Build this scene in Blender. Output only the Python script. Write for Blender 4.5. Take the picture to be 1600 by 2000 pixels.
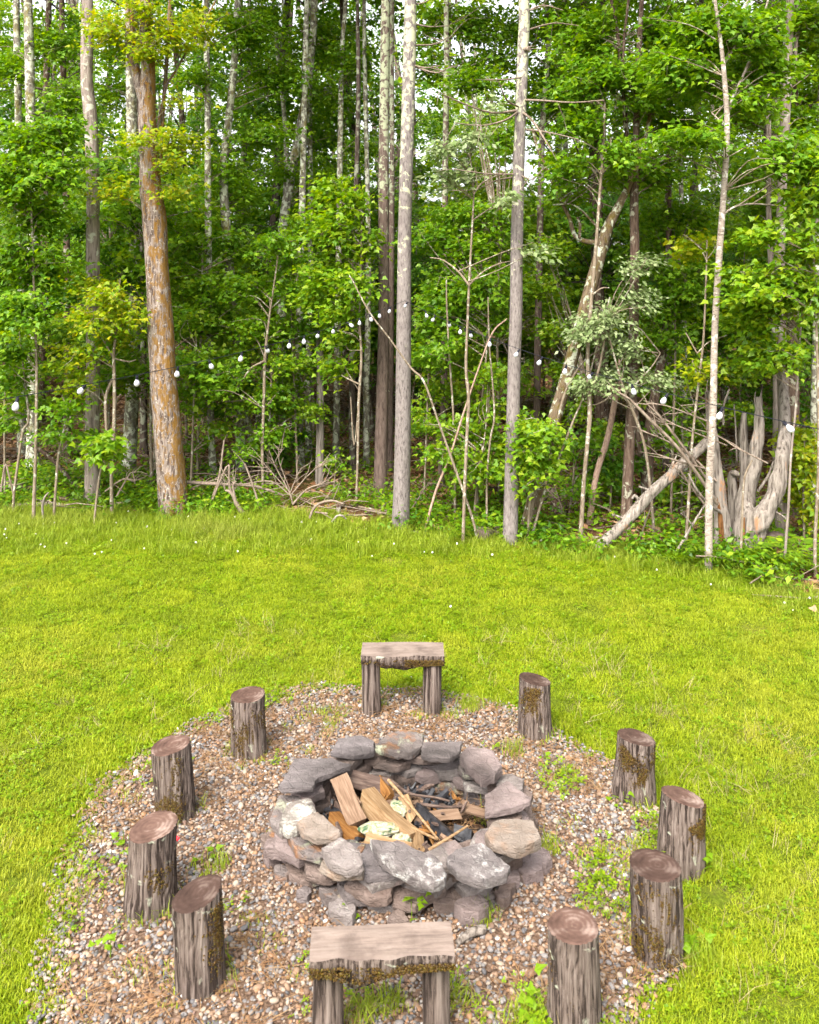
import bpy, math, random
import numpy as np
from mathutils import Vector, Matrix
R = math.radians
sc = bpy.context.scene
for o in list(bpy.data.objects): bpy.data.objects.remove(o)

# ---------------------------------------------------------------- camera, sky, sun, exposure
F, HZ, CH = 1700.0, 540.0, 3.2          # focal length and horizon in photo pixels, camera height in metres
cam_d = bpy.data.cameras.new('camera'); cam = bpy.data.objects.new('camera', cam_d)
sc.collection.objects.link(cam); sc.camera = cam
cam.location = (0, 0, CH); cam.rotation_euler = (R(90), 0, 0)
cam_d.sensor_fit = 'HORIZONTAL'; cam_d.sensor_width = 36; cam_d.lens = 36*F/1600
cam_d.shift_y = -(1000-HZ)/1600
cam_d.clip_start = 0.05; cam_d.clip_end = 3000
cam_d.dof.use_dof = True; cam_d.dof.focus_distance = 10.5; cam_d.dof.aperture_fstop = 6.5
SUN_EL, SUN_AZ = 52, 205                # azimuth seen from above, clockwise from the view direction
w = bpy.data.worlds.new('World'); sc.world = w; w.use_nodes = True
wt = w.node_tree; bg = wt.nodes['Background']
sky = wt.nodes.new('ShaderNodeTexSky'); sky.sky_type = 'NISHITA'; sky.sun_disc = False
sky.sun_elevation = R(SUN_EL); sky.sun_rotation = R(SUN_AZ); sky.dust_density = 5.0; sky.air_density = 1.0; sky.ozone_density = 1.0
hs = wt.nodes.new('ShaderNodeHueSaturation'); hs.inputs['Saturation'].default_value = 0.14
wt.links.new(sky.outputs[0], hs.inputs['Color']); wt.links.new(hs.outputs[0], bg.inputs['Color'])
bg.inputs['Strength'].default_value = 0.15
sun_d = bpy.data.lights.new('sun', 'SUN'); sun = bpy.data.objects.new('sun', sun_d); sc.collection.objects.link(sun)
sun_d.energy = 1.5; sun_d.angle = R(30); sun_d.color = (1.0, 0.90, 0.76)
sd = Vector((math.sin(R(SUN_AZ))*math.cos(R(SUN_EL)), math.cos(R(SUN_AZ))*math.cos(R(SUN_EL)), math.sin(R(SUN_EL))))
sun.rotation_euler = sd.to_track_quat('Z', 'Y').to_euler()
sc.view_settings.view_transform = 'Standard'; sc.view_settings.look = 'None'
sc.view_settings.exposure = 1.95; sc.view_settings.gamma = 1.0
sc.render.engine = 'CYCLES'
cy = sc.cycles
cy.use_denoising = True; cy.max_bounces = 4; cy.diffuse_bounces = 3; cy.transmission_bounces = 4; cy.adaptive_threshold = .02; cy.transparent_max_bounces = 6
cy.glossy_bounces = 2; cy.caustics_reflective = False; cy.caustics_refractive = False; cy.sample_clamp_indirect = 4.0

# ---------------------------------------------------------------- helpers
def W(px, py, d):  return np.array([(px-800)*d/F, d, CH-(py-HZ)*d/F])
def PZ(px, py, z): return W(px, py, F*(CH-z)/(py-HZ))
def link(o):
    sc.collection.objects.link(o); return o
def tag(o, label=None, cat=None, group=None, kind=None):
    if label: o['label'] = label
    if cat: o['category'] = cat
    if group: o['group'] = group
    if kind: o['kind'] = kind
    return o
def empty(name, loc, label=None, cat=None, group=None, rz=0):
    o = bpy.data.objects.new(name, None); link(o); o.location = loc; o.rotation_euler.z = rz
    o.empty_display_size = .1
    return tag(o, label, cat, group)
def newmesh(name, parts, mats, smooth=True, sharp=None):
    """parts: list of (verts Nx3, faces MxK, material index)"""
    me = bpy.data.meshes.new(name); V = []; L = []; ST = []; MI = []; off = 0; ls = 0
    for v, f, mi in parts:
        v = np.asarray(v, float); f = np.asarray(f, int)
        if len(f) == 0: continue
        V.append(v); L.append((f+off).ravel()); k = f.shape[1]
        ST.append(np.arange(len(f))*k+ls); MI.append(np.full(len(f), mi)); off += len(v); ls += f.size
    V = np.concatenate(V); L = np.concatenate(L); ST = np.concatenate(ST); MI = np.concatenate(MI)
    me.vertices.add(len(V)); me.vertices.foreach_set('co', V.astype(np.float32).ravel())
    me.loops.add(len(L)); me.loops.foreach_set('vertex_index', L.astype(np.int32))
    me.polygons.add(len(ST)); me.polygons.foreach_set('loop_start', ST.astype(np.int32))
    me.polygons.foreach_set('material_index', MI.astype(np.int32))
    me.polygons.foreach_set('use_smooth', np.full(len(ST), smooth))
    me.update(calc_edges=True); me.validate()
    for m in (mats if isinstance(mats, (list, tuple)) else [mats]): me.materials.append(m)
    if sharp: me.set_sharp_from_angle(angle=R(sharp))
    return me
def mk(name, parts, mats, parent=None, origin=(0, 0, 0), smooth=True, sharp=None, loc=None):
    og = np.asarray(origin, float)
    me = newmesh(name, [(np.asarray(v, float)-og, f, i) for v, f, i in parts], mats, smooth, sharp)
    o = bpy.data.objects.new(name, me); link(o)
    if parent: o.parent = parent
    else: o.location = og
    if loc is not None: o.location = loc
    return o
def dup(o, parent=None):
    c = o.copy(); link(c); c.parent = parent
    for ch in o.children: dup(ch, c)
    return c
def nz(p, seed, fr):
    """cheap smooth noise in -1..1"""
    g = np.random.default_rng(abs(int(seed))); p = np.asarray(p, float); s = 0
    for k in range(6):
        d = g.normal(size=p.shape[-1]); d *= fr*(.6+.25*k)/np.linalg.norm(d)
        s = s + np.sin(p@d+g.uniform(0, 6.28))*(1/(1+.35*k))
    return s/3.0
def nrm(a): return a/np.maximum(np.linalg.norm(a, axis=-1, keepdims=True), 1e-9)
def catmull(P, sub):
    P = np.asarray(P, float)
    if len(P) < 3 or sub < 2:
        t = np.linspace(0, len(P)-1, (len(P)-1)*sub+1); i = np.minimum(t.astype(int), len(P)-2); f = (t-i)[:, None]
        return P[i]*(1-f)+P[i+1]*f
    Q = np.vstack([2*P[0]-P[1], P, 2*P[-1]-P[-2]]); out = []
    for i in range(1, len(Q)-2):
        for t in np.arange(sub)/sub:
            a, b, c, d = Q[i-1], Q[i], Q[i+1], Q[i+2]
            out.append(.5*(2*b+(c-a)*t+(2*a-5*b+4*c-d)*t*t+(3*b-a-3*c+d)*t**3))
    out.append(P[-1]); return np.array(out)
def tube(P, rad, seg=8, sub=1, rough=0.0, seed=0, cap=True, mi=0, capmi=None):
    """list of mesh parts for a round tapering tube along P"""
    PR = np.hstack([np.asarray(P, float), np.asarray(rad, float).reshape(-1, 1)])
    if sub > 1: PR = catmull(PR, sub)
    P = PR[:, :3]; r = np.maximum(PR[:, 3], .0008)
    T = nrm(np.gradient(P, axis=0)); ref = np.array([0, 1., 0]) if abs(T[0][2]) > .6 else np.array([0, 0, 1.])
    U = nrm(np.cross(np.tile(ref, (len(T), 1)), T)); Vv = np.cross(T, U)
    a = np.arange(seg)*2*math.pi/seg
    ca, sa = np.cos(a), np.sin(a)
    D = U[:, None, :]*ca[None, :, None]+Vv[:, None, :]*sa[None, :, None]
    rr = np.repeat(r[:, None], seg, 1)
    if rough:
        q = np.stack([np.tile(ca, (len(r), 1))*2, np.tile(sa, (len(r), 1))*2, np.repeat((np.arange(len(r))*.35)[:, None], seg, 1)], -1)
        rr = rr*(1+rough*nz(q, seed, 2.2)+rough*.5*nz(q, seed+9, 6))
    V = P[:, None, :]+D*rr[..., None]; n = len(P)
    i = np.arange(n-1)[:, None]*seg; j = np.arange(seg)[None, :]; k = (j+1) % seg
    Fq = np.stack([i+j, i+k, i+seg+k, i+seg+j], -1).reshape(-1, 4)
    out = [(V.reshape(-1, 3), Fq, mi)]
    if cap:
        for row, flip in ((V[0], True), (V[-1], False)):
            c = row.mean(0); vv = np.vstack([row, c]); f = np.stack([np.arange(seg), (np.arange(seg)+1) % seg, np.full(seg, seg)], 1)
            out.append((vv, f[:, ::-1] if flip else f, mi if capmi is None else capmi))
    return out

# ---------------------------------------------------------------- node materials
class NB:
    def __init__(s, name):
        s.m = bpy.data.materials.new(name); s.m.use_nodes = True; s.t = s.m.node_tree; s.t.nodes.clear()
        s.out = s.t.nodes.new('ShaderNodeOutputMaterial')
    def n(s, typ, out=0, props=None, **inp):
        nd = s.t.nodes.new('ShaderNode'+typ)
        for k, v in (props or {}).items(): setattr(nd, k, v)
        for k, v in inp.items():
            k = k.replace('_', ' '); k = int(k[1:]) if k[0] == 'i' and k[1:].isdigit() else k
            if isinstance(v, bpy.types.NodeSocket): s.t.links.new(v, nd.inputs[k])
            else: nd.inputs[k].default_value = v
        return nd.outputs[out]
    def ramp(s, fac, st, interp='LINEAR'):
        nd = s.t.nodes.new('ShaderNodeValToRGB'); cr = nd.color_ramp; cr.interpolation = interp
        while len(cr.elements) < len(st): cr.elements.new(.5)
        for e, (p, c) in zip(cr.elements, st):
            e.position = p; e.color = (*c, 1) if not np.isscalar(c) else (c, c, c, 1)
        s.t.links.new(fac, nd.inputs[0]); return nd.outputs[0]
    def mix(s, fac, a, b, blend='MIX'):
        nd = s.t.nodes.new('ShaderNodeMix'); nd.data_type = 'RGBA'; nd.blend_type = blend
        for i, v in ((0, fac), (6, a), (7, b)):
            if isinstance(v, bpy.types.NodeSocket): s.t.links.new(v, nd.inputs[i])
            else: nd.inputs[i].default_value = (*v, 1) if isinstance(v, tuple) else v
        return nd.outputs[2]
    def math(s, op, a, b=0.0, c=None, clamp=False):
        nd = s.t.nodes.new('ShaderNodeMath'); nd.operation = op; nd.use_clamp = clamp
        for i, v in enumerate((a, b) if c is None else (a, b, c)):
            if isinstance(v, bpy.types.NodeSocket): s.t.links.new(v, nd.inputs[i])
            else: nd.inputs[i].default_value = v
        return nd.outputs[0]
    def pos(s, scale=(1, 1, 1), obj=True):
        v = s.n('TexCoord', 3 if obj else 0) if obj else s.n('NewGeometry', 0)
        return s.n('Mapping', Vector=v, Scale=scale)
    def noise(s, vec, scale, detail=4, rough=.55, dist=0.0):
        return s.n('TexNoise', Vector=vec, Scale=scale, Detail=detail, Roughness=rough, Distortion=dist)
    def done(s, col, rough=.8, bump=None, bs=.5, bd=.02, spec=.25, trans=None, tcol=None):
        pr = s.t.nodes.new('ShaderNodeBsdfPrincipled')
        for k, v in (('Base Color', col), ('Roughness', rough), ('Specular IOR Level', spec)):
            if isinstance(v, bpy.types.NodeSocket): s.t.links.new(v, pr.inputs[k])
            else: pr.inputs[k].default_value = (*v, 1) if isinstance(v, tuple) else v
        if bump is not None:
            s.t.links.new(s.n('Bump', Height=bump, Strength=bs, Distance=bd), pr.inputs['Normal'])
        o = pr.outputs[0]
        if trans:
            tr = s.n('BsdfTranslucent', Color=tcol if tcol is not None else col)
            o = s.n('MixShader', i0=trans, i1=o, i2=tr)
        s.t.links.new(o, s.out.inputs[0]); return s.m

def dim(t, k): return tuple(x*k for x in t)
def bark(name, dark, mid, light, fs=30, stretch=.16, lichen=None, lic_amt=.0, lic_scale=9, lic_z=None, moss=None, moss_amt=0., moss_scale=6, bs=.7, bd=.02, side=0., cut=0.):
    b = NB(name); v = b.pos((1, 1, stretch)); v2 = b.pos()
    n1 = b.noise(v, fs, 6, .65, .4 if stretch > .06 else .12); n2 = b.noise(v2, 4, 3)
    c = b.ramp(n1, [(.36+cut, dark), (.47+cut*.6, mid), (.68, light)])
    c = b.mix(b.math('MULTIPLY', n2, .55), c, tuple(x*.62 for x in mid))
    hgt = n1
    if lichen:
        m = b.noise(v2, lic_scale, 4, .6, .6)
        if lic_z:
            z = b.n('SeparateXYZ', 2, Vector=b.n('NewGeometry', 0))
            m = b.math('ADD', m, b.n('MapRange', Value=z, i1=lic_z[0], i2=lic_z[1], i3=-.14, i4=.10))
        m = b.ramp(m, [(.60-lic_amt*.2, 0.), (.66-lic_amt*.2, 1.)])
        c = b.mix(m, c, b.mix(b.noise(v2, 60, 2), lichen, tuple(x*.7 for x in lichen)))
        hgt = b.math('ADD', hgt, b.math('MULTIPLY', m, .1))
    if moss:
        m = b.math('ADD', b.noise(b.pos((1, 1, .5)), moss_scale, 6, .68, .5), b.math('MULTIPLY', n1, .25))
        if side: m = b.math('ADD', m, b.math('MULTIPLY', b.n('SeparateXYZ', 0, Vector=b.n('NewGeometry', 1)), side))
        m = b.ramp(m, [(.68-moss_amt*.25, 0.), (.78-moss_amt*.25, .85)])
        c = b.mix(m, c, b.mix(b.noise(v2, 45, 3), moss, tuple(x*1.9 for x in moss)))
    return b.done(c, .92, hgt, bs, bd, .12)

def leafmat(name, cols, trans=.52, patch=.15, val=1.0):
    b = NB(name); g = b.n('NewGeometry', 8)      # Random Per Island
    cols = [tuple(x*val for x in c) for c in cols]
    c = b.ramp(g, [(i/(len(cols)-1), cc) for i, cc in enumerate(cols)])
    n = b.noise(b.pos(obj=False), 1.3, 2)
    c = b.mix(b.math('MULTIPLY', b.ramp(n, [(.4, 0.), (.65, 1.)]), patch), c, tuple(x*.6 for x in cols[0]))
    t = b.n('HueSaturation', Color=c, Hue=.485, Saturation=1.05, Value=1.25)
    return b.done(c, .42, spec=.35, trans=trans, tcol=t)

M = {}
M['leaf_mid'] = leafmat('leaf_mid', [(.07, .185, .008), (.12, .265, .010), (.175, .33, .013), (.25, .385, .02)])
M['leaf_bright'] = leafmat('leaf_bright', [(.085, .20, .008), (.145, .29, .010), (.21, .35, .012), (.30, .39, .018)])
M['leaf_lime'] = leafmat('leaf_lime', [(.14, .26, .006), (.215, .33, .007), (.30, .37, .009), (.40, .37, .012)])
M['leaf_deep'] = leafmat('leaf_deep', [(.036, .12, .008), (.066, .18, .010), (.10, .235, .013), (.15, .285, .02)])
M['leaf_silver'] = leafmat('leaf_silver', [(.13, .19, .06), (.18, .25, .09), (.24, .30, .13), (.30, .35, .17)], .3)
M['needle'] = leafmat('pine_needle', [(.03, .07, .015), (.06, .10, .02), (.09, .12, .03)], .1)
M['fern'] = leafmat('fern_green', [(.10, .20, .008), (.15, .26, .010), (.21, .30, .014)])
M['bark_mossy'] = bark('bark_mossy', (.05, .03, .022), (.24, .19, .165), (.44, .385, .345), 34, .16, cut=.05, moss=(.14, .07, .008), moss_amt=.31, moss_scale=15, lichen=(.5, .44, .38), lic_amt=.1, lic_scale=30, side=.07, bs=1.0, bd=.03)
M['bark_pine'] = bark('bark_pine', (.065, .054, .051), (.18, .153, .143), (.28, .245, .23), 50, .30, lichen=(.45, .45, .31), lic_amt=.22, lic_scale=11, lic_z=(2.0, 6), bs=.5, bd=.012)
M['bark_pine_dark'] = bark('bark_pine_dark', (.05, .035, .03), (.12, .085, .07), (.20, .15, .125), 34, .22, lichen=(.34, .36, .24), lic_amt=.3, lic_scale=12, lic_z=(2, 6))
M['bark_grey'] = bark('bark_grey', (.09, .07, .055), (.24, .195, .165), (.38, .32, .28), 30, .14, lichen=(.5, .5, .4), lic_amt=.1, lic_scale=7)
M['bark_lichen'] = bark('bark_lichen', (.06, .05, .04), (.17, .15, .12), (.28, .26, .21), 28, .3, lichen=(.55, .56, .44), lic_amt=.55, lic_scale=11, moss=(.10, .085, .02), moss_amt=.05)
M['bark_leaning'] = bark('bark_leaning', (.05, .035, .022), (.14, .10, .065), (.22, .17, .115), 28, .3, lichen=(.5, .52, .4), lic_amt=.35, lic_scale=10, moss=(.075, .055, .012), moss_amt=.2, moss_scale=12)
M['bark_brown'] = bark('bark_brown', (.035, .022, .017), (.10, .065, .048), (.20, .145, .11), 34, .2, lichen=(.34, .33, .25), lic_amt=.2, lic_scale=10)
M['bark_birch'] = bark('bark_birch', (.10, .07, .055), (.28, .23, .19), (.40, .35, .30), 22, 2.6, lichen=(.6, .58, .5), lic_amt=.2, lic_scale=12, bs=.35, bd=.008)
M['bark_dim'] = bark('bark_dim', (.025, .018, .015), (.075, .056, .045), (.14, .11, .09), 24, .2, lichen=(.26, .27, .2), lic_amt=.35, lic_scale=8)
M['bark_thin'] = bark('bark_thin', (.09, .066, .045), (.20, .155, .11), (.28, .23, .175), 40, .3, lichen=(.45, .44, .36), lic_amt=.2, lic_scale=14, bs=.3, bd=.006)
M['bark_pink'] = bark('bark_pink', (.15, .09, .07), (.33, .22, .17), (.45, .33, .26), 40, .4, bs=.3, bd=.006)
M['dead_wood'] = bark('dead_wood', (.035, .025, .02), (.23, .195, .165), (.42, .37, .325), 30, .08, bs=1.0, bd=.035, moss=(.30, .12, .03), moss_amt=-.12, moss_scale=4)
M['twig_dead'] = bark('twig_dead', (.10, .07, .05), (.21, .16, .125), (.30, .245, .195), 40, .3, bs=.3, bd=.006)
M['rot_wood'] = bark('rot_wood', (.04, .015, .006), (.15, .065, .022), (.26, .13, .05), 40, .1)
M['stool_bark'] = bark('stool_bark', (.014, .009, .007), (.13, .098, .082), (.27, .22, .19), 56, .045, cut=.075, lichen=(.42, .43, .33), lic_amt=-.15, lic_scale=9, bs=1.0, bd=.02)
M['bare_wood'] = bark('bare_wood', (.07, .05, .04), (.25, .2, .165), (.36, .30, .255), 55, .07, bs=.6, bd=.01)
def cutwood(name, dark, mid, light, rings=True):
    b = NB(name); v = b.pos(); n = b.noise(v, 7, 4)
    if rings:
        wv = b.n('TexWave', Vector=v, props={'wave_type': 'RINGS', 'rings_direction': 'Z'}, Scale=13., Distortion=5., Detail=4.)
        fac = b.math('ADD', b.math('MULTIPLY', wv, .05), b.math('MULTIPLY', n, .95))
    else:
        fac = b.math('ADD', b.math('MULTIPLY', b.noise(b.pos((1.0, 11, 11)), 5, 7, .65, .8), .55), b.math('MULTIPLY', b.noise(b.pos((1, 2.5, 2)), 4, 4), .45))
    c = b.ramp(fac, [(.28, dark), (.5, mid), (.75, light)])
    c = b.mix(b.ramp(b.noise(v, 5, 5, .6), [(.5, 0.), (.68, .7)]), c, dark)
    if rings: c = b.n('HueSaturation', Color=c, Value=b.math('ADD', b.math('MULTIPLY', b.n('ObjectInfo', 5), .8), .7))
    return b.done(c, .85, b.math('ADD', fac, b.noise(v, 60, 3)), .35, .006, .15)
M['cut_top'] = cutwood('cut_top', (.028, .015, .011), (.075, .044, .034), (.26, .20, .17))
M['seat_wood'] = cutwood('seat_wood', (.06, .043, .036), (.165, .126, .106), (.25, .202, .174), rings=False)
M['moss'] = leafmat('moss', [(.026, .013, .002), (.058, .028, .003), (.092, .05, .004), (.085, .066, .006)], .1)

# ---------------------------------------------------------------- scatter (uncountable stuff only)
def scatter(name, pts, sources, rng, label, cat, smin, smax, tilt=.15, zrot=None, group=None):
    me = bpy.data.meshes.new(name); n = len(pts)
    me.vertices.add(n); me.vertices.foreach_set('co', np.asarray(pts, np.float32).ravel())
    rot = np.stack([rng.normal(0, tilt, n), rng.normal(0, tilt, n), rng.uniform(0, 6.283, n) if zrot is None else zrot], 1)
    a = me.attributes.new('rot', 'FLOAT_VECTOR', 'POINT'); a.data.foreach_set('vector', rot.astype(np.float32).ravel())
    a = me.attributes.new('scl', 'FLOAT', 'POINT'); a.data.foreach_set('value', rng.uniform(smin, smax, n).astype(np.float32))
    a = me.attributes.new('idx', 'INT', 'POINT'); a.data.foreach_set('value', rng.integers(0, len(sources), n).astype(np.int32))
    col = bpy.data.collections.new(name+'_source')
    for s in sources: col.objects.link(s)
    o = bpy.data.objects.new(name, me); link(o); tag(o, label, cat, group, 'stuff')
    ng = bpy.data.node_groups.new(name, 'GeometryNodeTree')
    ng.interface.new_socket('Geometry', in_out='INPUT', socket_type='NodeSocketGeometry')
    ng.interface.new_socket('Geometry', in_out='OUTPUT', socket_type='NodeSocketGeometry')
    gi = ng.nodes.new('NodeGroupInput'); go = ng.nodes.new('NodeGroupOutput')
    ip = ng.nodes.new('GeometryNodeInstanceOnPoints'); ci = ng.nodes.new('GeometryNodeCollectionInfo')
    ci.inputs['Collection'].default_value = col; ci.inputs['Separate Children'].default_value = True; ci.inputs['Reset Children'].default_value = True
    def at(nm, ty):
        x = ng.nodes.new('GeometryNodeInputNamedAttribute'); x.data_type = ty; x.inputs['Name'].default_value = nm; return x.outputs[0]
    er = ng.nodes.new('FunctionNodeEulerToRotation'); ng.links.new(at('rot', 'FLOAT_VECTOR'), er.inputs[0])
    ng.links.new(gi.outputs[0], ip.inputs['Points']); ng.links.new(ci.outputs[0], ip.inputs['Instance'])
    ip.inputs['Pick Instance'].default_value = True
    ng.links.new(at('idx', 'INT'), ip.inputs['Instance Index']); ng.links.new(er.outputs[0], ip.inputs['Rotation'])
    ng.links.new(at('scl', 'FLOAT'), ip.inputs['Scale']); ng.links.new(ip.outputs[0], go.inputs[0])
    md = o.modifiers.new('scatter', 'NODES'); md.node_group = ng
    return o
def source(name, parts, mats, smooth=True):
    return bpy.data.objects.new(name, newmesh(name, parts, mats, smooth))

# ================================================================ SETTING
EX = np.array([-40, -9, -5.7, -3.2, -.2, 1.2, 2.1, 3.3, 4.0, 5.0, 6.2, 8, 9])
EY = np.array([15, 12.6, 12.15, 11.75, 11.0, 10.45, 10.2, 9.5, 8.5, 7.0, 5.0, 1.5, -8])
MY = np.array([13, 10.4, 9.95, 9.95, 9.95, 9.85, 9.7, 8.8, 7.7, 6.2, 4.3, .8, -9])      # where mowing stops
def edge(x): return np.interp(x, EX, EY)+.12*np.sin(x*2.3)+.08*np.sin(x*5.1+1)
def mow(x): return np.interp(x, EX, MY)+.05*np.sin(x*3.1)
def ring_r(a):      # gravel outline radius about the pit centre by angle
    return 1.72+.13*np.cos(a-3.1)-.07*np.cos(2*a)+.05*np.sin(3*a+1)+.035*np.sin(7*a)+.02*np.sin(13*a+2)
GC = np.array([-.13, 4.93])
def hf(x, y):       # forest floor height
    inside = np.clip((y-edge(x))/1.2, 0, 1)
    return -.03+inside*(.03+.05*np.sin(x*1.7+y*.9)+.04*np.sin(x*.8-y*2.1+1)+.02*np.sin(x*4.1+y*3.3))+np.clip((y-13)/30, 0, 1)*.5*np.clip((3-x)/8, 0, 1)
b = NB('forest_floor'); v = b.pos(obj=False); n1 = b.noise(v, 5, 6, .65); n2 = b.noise(v, .9, 3); n3 = b.noise(v, 40, 3)
c = b.ramp(n1, [(.3, (.045, .022, .012)), (.5, (.12, .06, .03)), (.7, (.20, .115, .06))])
c = b.mix(b.ramp(n2, [(.52, 0.), (.66, .7)]), c, (.07, .085, .018))
M['forest_floor'] = b.done(c, .95, b.math('ADD', n1, n3), .8, .04, .1)
b = NB('lawn_soil'); v = b.pos(obj=False); n1 = b.noise(v, 60, 4); n2 = b.noise(v, 1.6, 3)
c = b.ramp(n1, [(.3, (.04, .055, .004)), (.6, (.085, .115, .006))])
c = b.mix(b.ramp(n2, [(.6, 0.), (.75, .6)]), c, (.19, .14, .05))
M['lawn_soil'] = b.done(c, .95, n1, .6, .02, .1)
b = NB('gravel_base'); v = b.pos(obj=False); n1 = b.noise(v, 55, 4); n2 = b.noise(v, 3, 3)
c = b.ramp(n1, [(.3, (.045, .028, .02)), (.55, (.12, .075, .05)), (.75, (.2, .155, .12))])
M['gravel_base'] = b.done(c, .95, n1, .8, .02, .1)

def gridmesh(name, xs, ys, zf, m, keep=None):
    X, Y = np.meshgrid(xs, ys); V = np.stack([X, Y, zf(X, Y)], -1).reshape(-1, 3); nx = len(xs)
    i = np.arange(len(ys)-1)[:, None]*nx+np.arange(nx-1)[None, :]
    Fq = np.stack([i, i+1, i+nx+1, i+nx], -1).reshape(-1, 4)
    if keep is not None: Fq = Fq[keep(V[Fq].mean(1))]
    return mk(name, [(V, Fq, 0)], m)
xs = np.concatenate([[-900, -300, -100, -40], np.arange(-20, 20.1, .4), [40, 100, 300, 900]])
ys = np.concatenate([[-900, -200, -40], np.arange(-10, 45, .4), [60, 120, 300, 1000]])
tag(gridmesh('forest_floor', xs, ys, hf, M['forest_floor']), 'brown leaf-littered forest floor under the trees', 'forest floor', kind='structure')
# lawn: columns running from behind the camera up to the wood's edge
lx = np.arange(-14, 8.9, .15); lt = np.linspace(0, 1, 90)
LV = np.stack([np.repeat(lx[:, None], 90, 1), -8+(edge(lx)[:, None]+8)*lt[None, :], np.zeros((len(lx), 90))], -1)
LV[..., 2] = .012*np.sin(LV[..., 0]*1.1)*np.sin(LV[..., 1]*.9)
i = np.arange(len(lx)-1)[:, None]*90+np.arange(89)[None, :]
tag(mk('lawn', [(LV.reshape(-1, 3), np.stack([i, i+90, i+91, i+1], -1).reshape(-1, 4), 0)], M['lawn_soil']), 'bright mown lawn around the gravel circle', 'lawn', kind='structure')
na = 160; an = np.arange(na)*2*math.pi/na; rr = ring_r(an)
GV = [np.array([[GC[0], GC[1], .022]])]
for k, (s, z) in enumerate(((.35, .022), (.7, .022), (.95, .02), (1.02, -.005))):
    GV.append(np.stack([GC[0]+np.cos(an)*rr*s, GC[1]+np.sin(an)*rr*s, np.full(na, z)], 1))
GV = np.vstack(GV); j = np.arange(na); k = (j+1) % na
q = np.vstack([np.stack([1+r*na+j, 1+(r+1)*na+j, 1+(r+1)*na+k, 1+r*na+k], 1) for r in range(3)])
tag(mk('gravel_bed', [(GV, q, 0), (GV, np.stack([np.zeros(na, int), 1+j, 1+k], 1), 0)], M['gravel_base']), 'round bed of loose gravel about the fire pit', 'gravel bed', kind='structure')

# ================================================================ FOLIAGE AND TREES
MAPLE = (np.array([(0, 0, 0), (.22, .46, -.07), (.52, .20, -.02), (1, 0, -.10), (.52, -.20, -.02), (.22, -.46, -.07)]), np.array([(0, 3, 2, 1), (0, 5, 4, 3)]))
OVATE = (np.array([(0, 0, 0), (.40, .27, -.05), (1, 0, -.10), (.40, -.27, -.05)]), np.array([(0, 2, 1), (0, 3, 2)]))
NEEDLE = (np.array([(0, 0, 0), (.5, .035, 0), (1, 0, 0), (.5, -.035, 0)]), np.array([(0, 2, 1), (0, 3, 2)]))
def leaves(rng, C, H, L, nl, size, tm, tilt=.75, droop=.42):
    """C anchors Nx3, H headings Nx3, each spray nl leaves along a twig of length L"""
    T, Fc = tm; n = len(C)*nl
    C = np.repeat(C, nl, 0); H = np.repeat(nrm(H), nl, 0)
    S = nrm(np.cross(H, np.array([0, 0, 1.]))+1e-6)
    t = np.tile(np.linspace(.05, 1, nl), len(C)//nl)+rng.uniform(-.1, .1, n); sg = np.where(np.arange(n) % 2, 1., -1.)
    P = C+H*(t*L)[:, None]+S*(sg*.03)[:, None]+rng.normal(0, .03, (n, 3)); P[:, 2] -= .12*L*t*t
    a = rng.uniform(.35, 1.25, n)*np.where(np.arange(n) % nl == nl-1, .15, 1)
    D = H*np.cos(a)[:, None]+S*(sg*np.sin(a))[:, None]; D[:, 2] += rng.normal(-droop, .28, n); D = nrm(D)
    N = np.stack([rng.normal(0, tilt, n), rng.normal(-.15, tilt, n), np.ones(n)], 1)
    Sd = nrm(np.cross(N, D)); N = np.cross(D, Sd); sz = size*rng.uniform(.65, 1.2, n)
    V = P[:, None]+sz[:, None, None]*(T[None, :, 0:1]*D[:, None]+T[None, :, 1:2]*Sd[:, None]+T[None, :, 2:3]*N[:, None])
    k = len(T); Fa = (Fc[None]+(np.arange(n)*k)[:, None, None]).reshape(-1, Fc.shape[1])
    return V.reshape(-1, 3), Fa
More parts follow.
